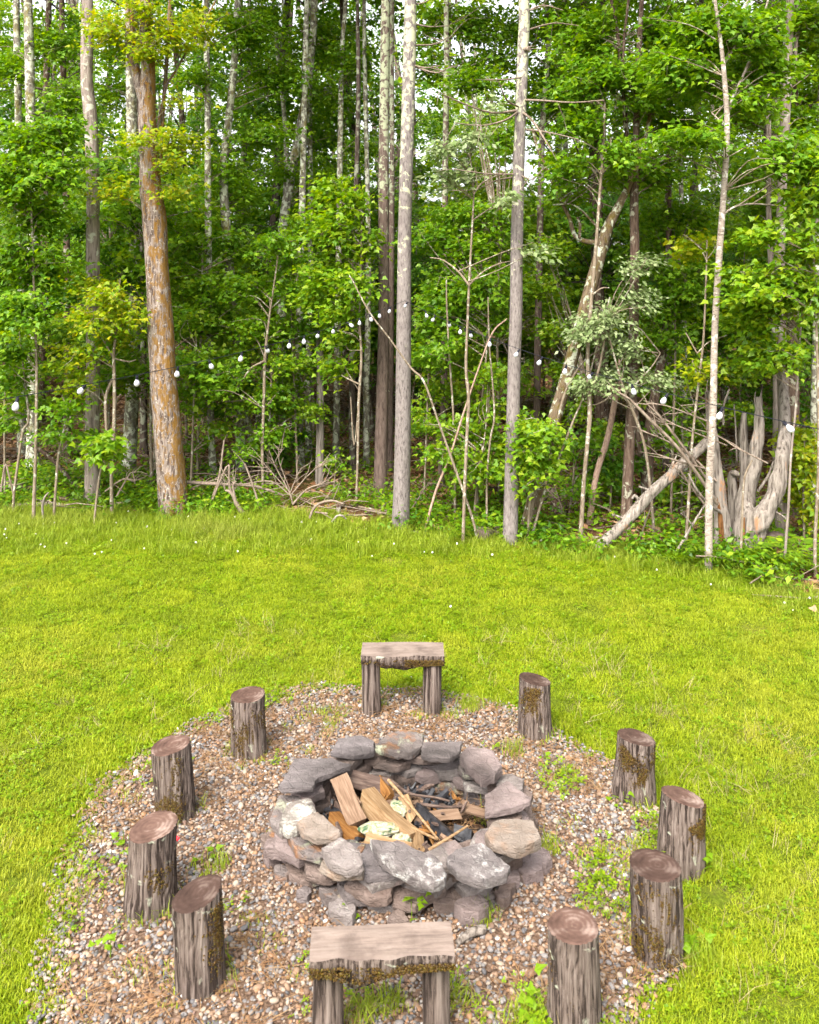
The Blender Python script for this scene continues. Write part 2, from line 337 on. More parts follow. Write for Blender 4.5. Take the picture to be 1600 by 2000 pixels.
def crown_parts(rng, blobs, stem, size=.10, tm=MAPLE, nl=9, L=.36, twig=True, tiers=True, leafmi=0, twigmi=1, tw=.006):
    """blobs: (centre, (rx,ry,rz), sprays); stem: Nx3 points branches may leave from"""
    out = []; stem = np.asarray(stem, float)
    for c, r, n in blobs:
        c = np.asarray(c, float); r = np.asarray(r, float); n = max(3, int(n))
        u = rng.normal(size=(n, 3)); u = nrm(u)*rng.uniform(.12, 1, (n, 1))**.5*np.where(rng.random((n, 1)) < .18, rng.uniform(1.1, 1.55, (n, 1)), 1)*np.array([1.1, 1.1, .9])
        if tiers:
            k = max(2, int(r[2]*2/.30)); u[:, 2] = (np.floor((u[:, 2]*.5+.5)*k)+.5)/k*2-1+rng.normal(0, .5/k, n)
        # an uneven outline: a few clumps inside the ellipsoid keep most of the sprays
        nc = max(3, n//9); cc = nrm(rng.normal(size=(nc, 3)))*rng.uniform(.2, 1, (nc, 1)); wk = rng.integers(0, nc, n)
        pull = rng.random((n, 1)) < .6; u = np.where(pull, cc[wk]+(u-cc[wk])*.38, u)
        P = c+u*r
        ax = stem[np.argmin(np.abs(stem[:, 2]-(c[2]-.3)))]
        H = P-ax; H[:, 2] = H[:, 2]*.15+rng.normal(0, .12, n); H = nrm(H)+rng.normal(0, .35, (n, 3))*np.array([1, 1, .3]); H = nrm(H)
        v, f = leaves(rng, P-H*L*.5, H, L, nl, size, tm); out.append((v, f, leafmi))
        if twig:
            nb = int(np.clip(n//14, 2, 7)); tips = P[rng.choice(n, nb, replace=n < nb)]
            br = []
            for tp in tips:
                s0 = stem[np.argmin(np.abs(stem[:, 2]-(tp[2]-.35*np.linalg.norm(tp[:2]-ax[:2])-.1)))]
                md = s0*.5+tp*.5+np.array([0, 0, .05])+rng.normal(0, .05, 3)
                ln = np.linalg.norm(tp-s0); pl = catmull([s0, md, tp], 3); br.append(pl)
                out += tube(pl, np.linspace(tw*(1+ln*.5), tw*.5, len(pl)), 4, cap=False, mi=twigmi)
            BP = np.vstack(br)
            for q in P[rng.choice(n, min(n, n//3+1), replace=False)]:
                s0 = BP[np.argmin(((BP-q)**2).sum(1))]
                out += tube([s0, (s0+q)/2+rng.normal(0, .02, 3), q], [tw*.6, tw*.5, tw*.3], 3, cap=False, mi=twigmi)
    return out

TREES = []
def tree(name, label, d, pts, bk, group='trees along the edge of the wood', limbs=(), top=None, fol=(), leaf='leaf_mid', tm=MAPLE, size=.076,
         canopy=None, seg=12, rough=.05, sub=5, flare=.3, cat='tree', dens=1.0, dead=(), seed=None, taper=.25, nl=9, L=.36, tw=.006):
    seed = seed if seed is not None else int(pts[0][0]*7+pts[0][1]) % 99991; rng = np.random.default_rng(seed)
    P = np.array([W(a, b_, d) for a, b_, c_ in pts]); r = np.array([c_ for *_, c_ in pts])*.5*d/F
    gz = float(hf(np.array(P[0, 0]), np.array(d)))-.06
    if P[0, 2] > .25:
        dirn = (P[0]-P[1]); dirn = dirn/max(abs(dirn[2]), 1e-3); k = P[0, 2]-gz
        P = np.vstack([[P[0, 0]+dirn[0]*k*.4, d, gz], P]); r = np.r_[r[0]*1.1, r]
    else: P[0, 2] = gz
    P[1:, 1] += rng.normal(0, .02, len(P)-1).cumsum()
    if top and P[-1, 2] < top:
        n = max(2, int((top-P[-1, 2])/1.6)); dx = (P[-1]-P[-2])/max(P[-1, 2]-P[-2, 2], .1); z0 = P[-1, 2]; q0 = P[-1].copy(); r0 = r[-1]
        for i in range(1, n+1):
            z = z0+(top-z0)*i/n; q = q0+dx*(z-z0)*.6; q[2] = z; q[:2] += rng.normal(0, .06, 2)
            P = np.vstack([P, q]); r = np.r_[r, r0*(1-(1-taper)*i/n)]
    base = np.array([P[0, 0], P[0, 1], max(gz+.06, -.03)])
    root = empty(name, base, label, cat, group)
    PR = catmull(np.hstack([P, r[:, None]]), sub); Pc = PR[:, :3]; rc = PR[:, 3]
    rc = rc*(1+flare*np.exp(-(Pc[:, 2]-gz)/.16))
    mk('trunk', tube(Pc, rc, seg, rough=rough, seed=seed), M[bk], root, base)
    stems = [Pc]
    for lm in limbs:
        LP = np.array([W(a, b_, d+(k*.05)) for k, (a, b_, c_) in enumerate(lm)]); lr = np.array([c_ for *_, c_ in lm])*.5*d/F
        if LP[-1, 2] > 6 and top:
            dx = nrm(LP[-1]-LP[-2]); LP = np.vstack([LP, LP[-1]+dx*1.5, LP[-1]+dx*3]); lr = np.r_[lr, lr[-1]*.7, lr[-1]*.4]
        LPc = catmull(np.hstack([LP, lr[:, None]]), 4); stems.append(LPc[:, :3])
        mk('limb', tube(LPc[:, :3], LPc[:, 3], 8, rough=rough, seed=seed+3), M[bk], root, base)
    for pl in dead:
        DP = np.array([W(a, b_, d+o) for a, b_, o, c_ in pl]); dr = np.array([c_ for *_, c_ in pl])*.5*d/F
        pp = tube(DP, dr, 5, sub=3, rough=.1, seed=seed)
        Dc = catmull(DP, 4)
        for i in range(max(3, len(Dc)//2)):
            s0 = Dc[rng.integers(1, len(Dc))]; ln = rng.uniform(.08, .32); dr_ = nrm((DP[-1]-DP[0])*.6+rng.normal(0, .35, 3)-np.array([0, 0, .1]))
            pp += tube([s0, s0+dr_*ln*.5, s0+dr_*ln+np.array([0, 0, -.05*ln])], [.005, .004, .002], 3, cap=False)
        mk('dead_branch', pp, M['twig_dead'], root, base)
    S = np.vstack(stems)
    if fol:
        bl = []
        for f_ in fol:
            px, py, rx, ry = f_[:4]; o = f_[4] if len(f_) > 4 else 0; mul = f_[5] if len(f_) > 5 else 1
            k = d/F; bl.append((W(px, py, d+o), (rx*k, max(.35, min(rx, ry)*k*.8), ry*k), rx*ry/26*mul*dens*(.10/size)**1.2))
        mk('crown', crown_parts(rng, bl, S, size, tm, nl=nl, L=L, tw=tw), [M[leaf], M['bark_thin']], root, base, smooth=False)
    if canopy is not None:
        o = bpy.data.objects.new('canopy', CANOPY[canopy % len(CANOPY)]); link(o); o.parent = root
        tp = Pc[-1]-base; o.location = (tp[0], tp[1], -base[2]); o.rotation_euler.z = rng.uniform(0, 6.28)
        s = rng.uniform(.85, 1.15); o.scale = (s, s, tp[2]/11.5)
    TREES.append((root, d, pts[0][0])); return root

# high crowns, mostly above the frame, shared by the tall trees (trunk axis at 0,0)
CANOPY = []
for k in range(4):
    rng = np.random.default_rng(500+k); bl = []
    for i in range(9):
        a = rng.uniform(0, 6.28); z = rng.uniform(8.6, 13); q = rng.uniform(.4, 1.6)
        bl.append(((math.cos(a)*q, math.sin(a)*q, z), (1.0, 1.0, .45), 34))
    st = np.stack([np.zeros(20), np.zeros(20), np.linspace(5.5, 12, 20)], 1)
    CANOPY.append(newmesh('canopy', crown_parts(rng, bl, st, .17, MAPLE, nl=7, L=.5, tw=.012), [M['leaf_mid' if k % 2 else 'leaf_deep'], M['bark_dim']], False))

# ---- named trees of the front rank (pixel outlines of the photograph turned into metres at each tree's own distance)
tree('mossy_tree', 'thick leaning tree with orange moss over pale bark, left of the lawn edge', 11.7,
     [(341, 1006, 56), (332, 900, 55), (320, 750, 52), (311, 600, 47), (303, 450, 46), (297, 380, 44), (292, 300, 36), (290, 220, 33), (292, 135, 27), (288, 34, 22), (290, -40, 20)], 'bark_mossy',
     limbs=[[(287, 215, 22), (268, 152, 22), (257, 101, 21), (253, 34, 18), (252, -40, 16)], [(300, 400, 9), (314, 300, 9), (318, 220, 8), (325, 130, 8), (331, 20, 7)],
            [(296, 300, 5), (325, 170, 5), (345, 135, 4)]],
     top=12, canopy=0, seg=32, sub=9, rough=.075, leaf='leaf_lime', size=.07, flare=.12, dens=.5,
     fol=[(330, 60, 75, 45, -.2), (390, 40, 45, 40, .3), (300, 95, 60, 30, -.4), (350, 190, 40, 16, -.2), (280, 270, 45, 25, -.4), (350, 275, 65, 30, -.2), (335, 320, 45, 20, -.4), (225, 365, 55, 25, -.2),
          (330, 370, 60, 18, -.2), (210, 60, 60, 45, -.2), (285, 15, 60, 25, -.3)])
tree('grey_tree', 'straight grey trunk with a slight bend, left of the mossy tree', 12.2,
     [(181, 985, 29), (179, 800, 27), (180, 700, 26), (179, 500, 26), (178, 350, 26), (174, 220, 25), (168, 150, 23), (168, 40, 22), (168, -40, 20)], 'bark_grey', top=12, canopy=1, seg=16, rough=.06)
tree('pine_tree', 'bare grey pine at the lawn edge where the light strings meet', 11.03,
     [(782, 1033, 34), (786, 900, 32), (788, 750, 30), (789, 600, 28), (790, 500, 27), (792, 400, 26), (796, 250, 26), (800, 100, 25), (802, -20, 23)], 'bark_pine', top=13, canopy=2, seg=20, rough=.025, flare=.12,
     dead=[[(800, 125, 0, 4), (830, 132, -.1, 3), (860, 128, -.2, 2)], [(812, 88, 0, 4), (850, 86, .1, 3), (875, 72, .2, 2)], [(810, 130, 0, 4), (850, 142, -.2, 3), (870, 135, -.2, 2)],
           [(812, 8, 0, 4), (830, 4, 0, 3), (845, -5, 0, 3)], [(805, 45, 0, 4), (840, 52, 0, 3), (875, 50, .2, 2)], [(797, 150, 0, 3), (780, 148, 0, 2), (770, 110, 0, 2)]])
tree('pine_tree', 'bare grey pine with whorls of dead branches, right of the string light pine', 10.4,
     [(996, 1063, 29), (1000, 900, 27), (1004, 750, 26), (1008, 600, 25), (1009, 500, 24), (1012, 350, 23), (1018, 200, 22), (1022, 100, 22), (1024, -20, 21)], 'bark_pine', top=13, canopy=3, seg=20, rough=.03, flare=.1,
     dead=[[(1014, 215, 0, 6), (960, 220, -.3, 4), (900, 200, -.6, 3), (857, 180, -.8, 2)], [(1014, 217, 0, 5), (985, 235, -.4, 4), (940, 245, -.5, 2), (890, 240, -.6, 2)],
           [(1020, 195, 0, 5), (1060, 196, -.3, 4), (1120, 200, -.5, 3), (1180, 195, -.6, 2)], [(1018, 218, 0, 5), (1040, 235, -.3, 4), (1075, 290, -.5, 3)],
           [(1020, 252, 0, 5), (1070, 258, -.2, 3), (1130, 272, -.3, 2)], [(1012, 340, 0, 4), (960, 340, -.3, 3), (920, 335, -.5, 2), (885, 330, -.6, 2)],
           [(1010, 345, 0, 4), (970, 352, .3, 3), (930, 370, .4, 2), (880, 372, .5, 2)], [(1022, 150, 0, 4), (990, 155, -.3, 3), (950, 155, -.5, 2)], [(1024, 25, 0, 4), (1060, 10, 0, 3), (1100, 20, 0, 2)],
           [(1022, 95, 0, 9), (1034, 95, -.1, 9)], [(1025, 60, 0, 4), (1080, 45, .2, 3), (1130, 50, .3, 2)], [(1012, 340, 0, 3), (1040, 350, -.3, 2), (1060, 330, -.4, 2)],
           [(1016, 210, 0, 4), (990, 195, -.5, 3), (975, 160, -.7, 2)]])
tree('dark_pine', 'darker brown pine just behind the string light pine', 12.8,
     [(742, 966, 26), (746, 800, 24), (750, 600, 22), (749, 450, 21), (750, 250, 20), (752, 60, 18), (752, -30, 17)], 'bark_pine_dark', top=13, canopy=0, seg=14)
tree('dark_pine', 'thin dark trunk peeking between the string light pine and the brown pine', 14.2,
     [(762, 880, 13), (764, 600, 12), (766, 300, 10), (766, 0, 9)], 'bark_pine_dark', top=12, canopy=1)
tree('slim_pine', 'slim pinkish pine standing midway between the two grey pines', 13.2,
     [(862, 968, 15), (866, 800, 14), (870, 600, 13), (869, 400, 12), (872, 150, 11), (872, -20, 10)], 'bark_pine_dark', top=12, canopy=2,
     fol=[(925, 40, 80, 45, .2), (850, 40, 50, 40, .4), (965, 110, 60, 40, .3, .8), (840, 120, 45, 45, .3, .7), (910, 130, 50, 35, .3, .6)], leaf='leaf_mid')
tree('leaning_tree', 'lichen-spotted tree leaning right behind the dead-branched pine', 10.9,
     [(1024, 1050, 27), (1046, 960, 27), (1075, 840, 27), (1104, 740, 26), (1138, 610, 25), (1164, 510, 24), (1180, 450, 21), (1205, 400, 16), (1232, 345, 11), (1256, 270, 8), (1270, 180, 5)], 'bark_leaning', seg=14,
     limbs=[[(1172, 475, 10), (1140, 470, 10), (1122, 458, 9), (1112, 425, 8), (1095, 390, 7), (1068, 330, 7), (1050, 290, 6), (1040, 250, 5)], [(1132, 465, 6), (1133, 440, 6), (1128, 425, 5)],
            [(1172, 450, 6), (1150, 425, 5), (1120, 400, 4), (1080, 400, 3)]],
     fol=[(1230, 330, 60, 40, .3), (1105, 380, 50, 25, .3, .7)], leaf='leaf_mid')
tree('dark_maple', 'dark brown trunk splitting into several upright stems, right of the leaning tree', 10.8,
     [(1222, 1048, 23), (1231, 850, 20), (1237, 700, 19), (1240, 500, 18), (1239, 400, 17), (1242, 300, 13), (1246, 180, 12), (1252, 60, 10), (1255, -30, 9)], 'bark_brown', top=11, canopy=3, seg=14,
     limbs=[[(1236, 390, 10), (1228, 300, 9), (1218, 180, 8), (1206, 60, 7), (1190, -20, 6)], [(1240, 370, 8), (1256, 300, 7), (1270, 230, 6), (1290, 120, 5)], [(1220, 250, 6), (1218, 100, 6), (1230, -20, 5)]],
     fol=[(1150, 60, 80, 60, .3), (1180, 140, 75, 40, -.2), (1290, 60, 70, 60, .3), (1240, 150, 60, 30), (1300, 190, 80, 30, -.2), (1330, 250, 90, 35, .3), (1270, 330, 90, 35, .2), (1320, 120, 60, 30, -.2)], leaf='leaf_mid')
tree('forked_tree', 'brown trunk behind the leaning dead log, thick at the foot', 11.8,
     [(1268, 1022, 26), (1264, 920, 24), (1270, 820, 21), (1283, 740, 17), (1296, 660, 15), (1304, 560, 13), (1306, 300, 10)], 'bark_brown', top=10, canopy=0,
     limbs=[[(1262, 960, 13), (1250, 870, 13), (1240, 790, 11), (1236, 700, 9)]], fol=[(1300, 470, 70, 40, .3), (1330, 540, 60, 40, -.3)], leaf='leaf_mid')
tree('leaning_tree', 'pinkish stem leaning right below the silvery leaves', 11.2,
     [(1150, 1010, 13), (1166, 930, 12), (1188, 860, 12), (1205, 770, 11), (1214, 700, 8)], 'bark_pink', flare=.1)
tree('pale_birch', 'slender pale pole of a birch in front of the grey snag', 9.42,
     [(1384, 1118, 15), (1388, 950, 15), (1394, 800, 14), (1400, 650, 13), (1405, 500, 13), (1412, 400, 12), (1417, 250, 11), (1411, 130, 9), (1402, 60, 7), (1392, -10, 6)], 'bark_birch', seg=12, rough=.02, flare=.05, top=9, canopy=1,
     limbs=[[(1415, 245, 7), (1432, 190, 6), (1455, 140, 5), (1478, 80, 5), (1492, 30, 4)], [(1411, 420, 5), (1435, 404, 4), (1470, 398, 4), (1530, 402, 3), (1580, 402, 2)], [(1412, 130, 5), (1440, 80, 4), (1458, 10, 4)], [(1416, 245, 4), (1390, 220, 3)]],
     fol=[(1345, 265, 80, 22, -.2), (1470, 190, 70, 35, .2), (1380, 60, 80, 50, .3), (1330, 130, 70, 40, .3), (1460, 60, 70, 45), (1510, 130, 50, 35, .2), (1400, 160, 60, 30, .5), (1540, 300, 60, 40, -.1)], leaf='leaf_mid')
tree('grey_maple', 'pale grey trunk rising behind the snag at the right edge', 10.6,
     [(1528, 990, 24), (1530, 850, 23), (1524, 650, 20), (1526, 500, 19), (1530, 350, 18), (1537, 200, 18), (1543, 60, 18), (1546, -30, 17)], 'bark_grey', top=12, canopy=2, seg=14,
     limbs=[[(1537, 190, 9), (1552, 130, 8), (1556, 60, 7)]], dens=.7,
     fol=[(1575, 240, 50, 50, .4), (1580, 110, 55, 60, .4), (1500, 60, 60, 50, .4), (1580, 30, 60, 40), (1470, 330, 60, 30, .4)], leaf='leaf_mid')
tree('thin_maple', 'thin trunk close beside the pale grey trunk at the right edge', 11.0,
     [(1516, 900, 13), (1515, 700, 12), (1506, 520, 11), (1500, 420, 10), (1501, 290, 9), (1497, 100, 8)], 'bark_grey', top=10, canopy=3, fol=[(1500, 400, 60, 40, .3, .8)])
tree('dark_tree', 'dark rough trunk in shade right of the snag', 11.6, [(1552, 1062, 24), (1552, 850, 23), (1550, 650, 20), (1556, 400, 16)], 'bark_brown', top=12, canopy=0, fol=[(1570, 50, 70, 55, .3), (1480, 130, 70, 45, .3), (1590, 200, 50, 50, .2), (1450, 220, 60, 40, .5)])
tree('grey_pole', 'pale lichened pole at the far right edge behind the ferns', 11.4, [(1588, 985, 13), (1590, 800, 12), (1594, 600, 11), (1598, 300, 9)], 'bark_lichen', top=10, canopy=1, fol=[(1585, 640, 60, 50, .2)], leaf='leaf_mid')
MID = 'trees a little way inside the wood'
tree('broken_snag', 'broken yellowish trunk with a splintered top, left of the brown pine', 13.4, [(624, 942, 17), (626, 830, 15), (626, 700, 14), (623, 640, 13), (622, 604, 10)], 'dead_wood', MID, flare=.15)
tree('white_tree', 'slim whitish trunk right of the mossy tree', 13.6, [(417, 930, 14), (411, 800, 14), (408, 600, 14), (405, 400, 13), (404, 200, 12), (402, 0, 11)], 'bark_lichen', MID, top=12, canopy=2, fol=[(470, 60, 80, 50, .2), (430, 330, 60, 35, .3), (380, 150, 50, 35)])
tree('lichen_tree', 'curved lichen-covered trunk between the mossy tree and the broken trunk', 14.0, [(472, 905, 22), (468, 780, 20), (458, 640, 20), (450, 540, 20), (441, 420, 18), (438, 330, 17), (450, 220, 15), (462, 80, 13)], 'bark_lichen', MID, top=12, canopy=3,
     limbs=[[(498, 900, 16), (490, 850, 15), (478, 800, 13)]], fol=[(540, 150, 80, 45, .3), (500, 260, 80, 35), (470, 380, 60, 30, .2), (510, 30, 60, 40, .3)])
tree('slanting_tree', 'mottled trunk slanting right high up, left of the broken trunk', 15.0, [(548, 900, 20), (550, 600, 18), (552, 460, 18), (562, 380, 18), (580, 280, 17), (600, 170, 16), (612, 60, 14), (616, -30, 13)], 'bark_lichen', MID, top=12, canopy=0, fol=[(620, 80, 80, 50, .2), (600, 250, 80, 35, .3), (560, 330, 60, 30), (640, 350, 60, 30, .3)],
     limbs=[[(556, 430, 12), (560, 330, 11), (556, 230, 9), (545, 130, 8), (535, 20, 7)]])
tree('spotted_tree', 'pale spotted trunk low in the shade left of the broken trunk', 14.4, [(586, 918, 19), (584, 820, 17), (584, 700, 15), (590, 450, 13), (600, 0, 10)], 'bark_lichen', MID, top=11, canopy=1)
tree('spotted_tree', 'thin pale spotted trunk close to the broken trunk', 15.2, [(604, 905, 13), (602, 760, 12), (606, 500, 11), (604, 100, 9)], 'bark_lichen', MID, top=11, canopy=2)
tree('spotted_tree', 'pale spotted trunk between the broken trunk and the brown pine', 14.8, [(656, 905, 14), (658, 760, 13), (660, 600, 12), (664, 300, 11), (668, 100, 9), (675, 0, 8)], 'bark_lichen', MID, top=11, canopy=3, fol=[(690, 120, 60, 45), (660, 200, 60, 35, .3), (700, 290, 50, 35, .2)])
tree('shaded_tree', 'dull brown trunk next to the slim sapling left of the brown pine', 14.2, [(690, 925, 14), (688, 800, 13), (690, 600, 11), (700, 200, 9)], 'bark_dim', MID, top=11, canopy=0)
tree('shaded_tree', 'dark spotted trunk touching the brown pine on its left', 14.6, [(716, 912, 12), (716, 760, 12), (720, 500, 10), (712, 100, 8)], 'bark_lichen', MID, top=11, canopy=1)
tree('shaded_tree', 'nearly black thick trunk close behind the mossy tree on its left', 14.4, [(251, 915, 27), (256, 800, 27), (262, 600, 24), (260, 450, 22), (256, 250, 20), (256, 60, 18)], 'bark_lichen', MID, top=12, canopy=2)
tree('shaded_tree', 'dull trunk squeezed between the black trunk and the mossy tree', 15.4, [(281, 898, 15), (280, 750, 14), (276, 500, 12), (270, 200, 10)], 'bark_dim', MID, top=11, canopy=3, fol=[(215, 180, 50, 40, .2), (230, 100, 50, 35, .2)])
tree('pale_tree', 'pale lichened trunk high in the top left corner', 14.0, [(64, 900, 24), (62, 600, 22), (58, 300, 20), (55, 150, 19), (52, 0, 17)], 'bark_lichen', MID, top=12, canopy=0, fol=[(100, 80, 60, 45, .3), (20, 130, 50, 45, .3), (130, 190, 55, 40, .2)])
tree('pale_tree', 'thinner pale trunk beside the lichened trunk in the top left corner', 15.0, [(44, 880, 17), (42, 500, 15), (36, 220, 14), (30, 0, 12)], 'bark_lichen', MID, top=12, canopy=1)
tree('shaded_tree', 'dark straight trunk left of the bent grey trunk', 15.0, [(131, 890, 14), (131, 600, 13), (128, 250, 12), (124, 0, 10)], 'bark_brown', MID, top=12, canopy=2)
tree('shaded_tree', 'brown pine trunk in shade right of the dead-branched pine', 14.0, [(1046, 930, 15), (1050, 700, 14), (1054, 500, 13), (1060, 250, 11)], 'bark_pine_dark', MID, top=12, canopy=3, fol=[(1090, 40, 80, 50), (1070, 150, 60, 45, .2), (1110, 230, 60, 40, .3), (1010, 60, 60, 40, .4)])
tree('shaded_tree', 'thin dark trunk under the right crowns, behind the silvery leaves', 14.5, [(1172, 930, 13), (1168, 800, 12), (1170, 500, 11), (1180, 200, 9)], 'bark_brown', MID, top=12, canopy=0)
tree('shaded_tree', 'pale grey stem between the forked brown trunk and the birch', 13.0, [(1338, 985, 13), (1337, 850, 12), (1336, 700, 11), (1330, 400, 9), (1325, 200, 8)], 'bark_lichen', MID, top=10, canopy=1)
tree('shaded_tree', 'dark trunk showing between the dark maple and the birch high up', 14.0, [(1302, 900, 15), (1308, 600, 14), (1306, 420, 13), (1310, 300, 12)], 'bark_dim', MID, top=12, canopy=2, fol=[(1290, 30, 70, 45), (1380, 110, 70, 45, .3), (1240, 210, 60, 40, .4)])

# ---- saplings: thin stems with tiers of leaves
SAP = 'saplings at the edge of the wood'
def sapling(label, d, pts, fol=(), leaf='leaf_mid', bk='bark_thin', limbs=(), **kw):
    pts = [(a, b_, c_*.86) for a, b_, c_ in pts]; kw.setdefault('flare', .1); kw.setdefault('seg', 7); kw.setdefault('rough', .06)
    return tree('sapling', label, d, pts, bk, SAP, limbs=limbs, fol=fol, leaf=leaf, cat='sapling', **kw)
sapling('leafy maple sapling filling the left edge below the pale trunks', 11.4, [(66, 978, 8), (70, 880, 7), (73, 780, 7), (72, 700, 6), (66, 500, 5), (60, 330, 4)],
        [(60, 280, 70, 50), (25, 350, 60, 55, -.2), (105, 330, 60, 45, -.2), (60, 420, 75, 45, .2), (30, 500, 55, 50), (85, 530, 65, 45, .2), (40, 600, 70, 40, -.2), (15, 690, 45, 35), (110, 255, 55, 30)], 'leaf_mid', size=.085)
sapling('crooked thin sapling with a kink near the left edge', 11.8, [(29, 962, 6), (40, 880, 6), (46, 840, 6), (57, 822, 6), (54, 780, 5), (50, 735, 4), (40, 640, 3)],
        [(20, 740, 45, 30), (15, 825, 35, 22, .2), (62, 848, 12, 8)], 'leaf_mid')
sapling('slanting sapling with a leafy tip left of the bent grey trunk', 11.5, [(104, 980, 6), (113, 900, 6), (122, 860, 5), (132, 815, 4), (140, 780, 3)],
        [(125, 800, 30, 20, -.1), (105, 850, 28, 12, -.1), (150, 850, 30, 14, .3)], 'leaf_mid')
sapling('forked sapling with yellow-green crown between grey and mossy trunks', 11.6, [(219, 1003, 9), (218, 930, 8), (221, 880, 8), (223, 800, 8), (224, 740, 8), (222, 690, 7), (228, 640, 5), (232, 560, 4)],
        [(215, 580, 65, 28, -.1), (180, 625, 55, 22, -.2), (250, 610, 45, 25), (160, 690, 50, 25, -.1), (230, 660, 50, 25, .2), (150, 745, 35, 25), (180, 560, 50, 25, .2)], 'leaf_lime', dens=.55,
        limbs=[[(209, 862, 5), (206, 800, 6), (208, 770, 6), (220, 740, 6)], [(223, 800, 5), (228, 780, 4), (236, 770, 3)], [(222, 700, 4), (205, 670, 3), (196, 655, 2)], [(222, 700, 4), (250, 706, 3), (265, 703, 2)]])
sapling('low maple shoot with big bright leaves before the bent grey trunk', 11.2, [(182, 1000, 5), (190, 950, 5), (198, 905, 4), (204, 870, 3)],
        [(200, 868, 28, 24, -.1), (190, 885, 22, 10, -.2), (222, 885, 12, 14)], 'leaf_bright', size=.11)
sapling('upright sapling passing the light string, right of the mossy tree', 12.6, [(514, 962, 7), (512, 880, 7), (515, 780, 7), (517, 700, 7), (526, 620, 5), (538, 540, 4), (545, 480, 3)],
        [(540, 480, 55, 25), (480, 560, 60, 30, .3), (560, 560, 45, 30, .2), (450, 730, 55, 22, .2), (430, 760, 40, 16), (535, 770, 45, 30, .3), (500, 640, 50, 25, .3), (525, 850, 45, 25, .3), (480, 880, 35, 14, .1)], 'leaf_mid',
        limbs=[[(516, 705, 4), (490, 720, 4), (465, 755, 3), (440, 785, 2)], [(514, 720, 3), (528, 728, 2)]])
sapling('leafy maple sapling in the gap right of the white trunk', 13.4, [(385, 940, 6), (388, 800, 6), (392, 650, 5), (395, 500, 4)],
        [(400, 560, 50, 35), (440, 620, 55, 30, .2), (380, 480, 45, 35, .2), (400, 690, 40, 30, .3), (370, 770, 30, 20), (450, 480, 50, 40, .4), (375, 620, 40, 25, -.2), (385, 870, 30, 10)], 'leaf_mid')
sapling('thin straight sapling just left of the brown pine', 12.2, [(696, 1000, 6), (699, 880, 6), (701, 780, 7), (706, 700, 6), (702, 620, 5), (705, 520, 4), (706, 420, 3)],
        [(650, 440, 55, 40), (700, 480, 45, 40, .2), (690, 555, 50, 30, -.2), (640, 540, 50, 35, .2), (660, 610, 50, 25), (620, 580, 50, 30, .3), (680, 660, 45, 25, .2), (670, 720, 40, 25, .3), (650, 370, 45, 35, .3), (700, 390, 30, 30)], 'leaf_bright', size=.085,
        limbs=[[(702, 780, 3), (692, 870, 3), (685, 775, 2)], [(701, 750, 4), (680, 740, 3), (668, 733, 2)]])
sapling('slender stem with drooping leaves left of the broken trunk', 13.2, [(582, 940, 5), (576, 800, 5), (570, 650, 4), (566, 540, 3)],
        [(570, 520, 55, 35), (600, 640, 45, 30), (545, 640, 45, 30, .2), (610, 720, 40, 25, .3), (560, 740, 40, 25, .2), (590, 450, 50, 35, .3), (555, 800, 40, 20, .2)], 'leaf_mid')
sapling('kinked grey sapling midway between the grey pines with pale ash leaves', 10.4, [(904, 1062, 8), (908, 950, 8), (912, 860, 8), (916, 780, 8), (911, 720, 7), (914, 640, 6), (917, 560, 6), (922, 470, 5), (927, 370, 4), (920, 300, 3)],
        [(872, 285, 28, 20, -.2, .8), (925, 265, 30, 20, 0, .8), (985, 390, 20, 14, -.2), (885, 350, 35, 12), (1042, 492, 16, 18, -.2), (955, 205, 25, 14, 0, .6), (905, 340, 25, 14)], 'leaf_silver', tm=OVATE, size=.095,
        limbs=[[(917, 558, 5), (895, 530, 4), (865, 508, 3), (840, 503, 2)], [(918, 555, 4), (945, 530, 3), (975, 515, 3), (1000, 510, 2)], [(925, 380, 3), (945, 355, 3), (1000, 330, 2)]])
sapling('bright maple thicket stem between the two grey pines', 11.6, [(935, 1010, 6), (930, 900, 6), (940, 800, 5), (950, 700, 4), (955, 600, 3)],
        [(880, 590, 55, 40, .2), (935, 560, 55, 35), (860, 560, 45, 35, .4), (960, 620, 40, 35, .2), (850, 640, 35, 30, .2), (975, 540, 35, 35, .3), (835, 690, 35, 20, -.2), (900, 490, 60, 35, .3), (850, 460, 50, 30, .4), (960, 470, 45, 30, .4)], 'leaf_mid', size=.08)
sapling('low leafy shoots between the grey pines, bright lime green', 11.2, [(925, 1030, 6), (930, 960, 5), (940, 900, 4), (950, 830, 3)],
        [(930, 905, 55, 28), (960, 860, 40, 30, .2), (870, 880, 40, 16, -.1), (960, 920, 35, 20), (920, 845, 40, 25, .3), (955, 800, 35, 25, .2), (880, 830, 40, 18, .3), (960, 730, 35, 25, .2), (840, 830, 30, 12, .2)], 'leaf_bright')
sapling('straight thin sapling left of the kinked grey sapling', 11.4, [(889, 1008, 6), (888, 900, 6), (885, 800, 5), (878, 700, 5), (873, 600, 4), (872, 540, 3)], [(880, 660, 25, 18)], 'leaf_mid')
sapling('pink stem leaning right across the kinked sapling between the pines', 10.9, [(826, 1032, 6), (850, 965, 6), (880, 890, 5), (905, 810, 5), (935, 720, 4), (962, 650, 4), (990, 622, 3)], (), 'leaf_mid', 'bark_pink')
sapling('stem leaning left from the lawn edge towards the string light pine', 10.5, [(936, 1065, 7), (925, 1020, 6), (905, 960, 6), (880, 890, 6), (855, 820, 5), (828, 745, 5), (802, 718, 5), (760, 660, 4), (722, 610, 4), (690, 550, 3), (682, 538, 3)], (), 'leaf_mid')
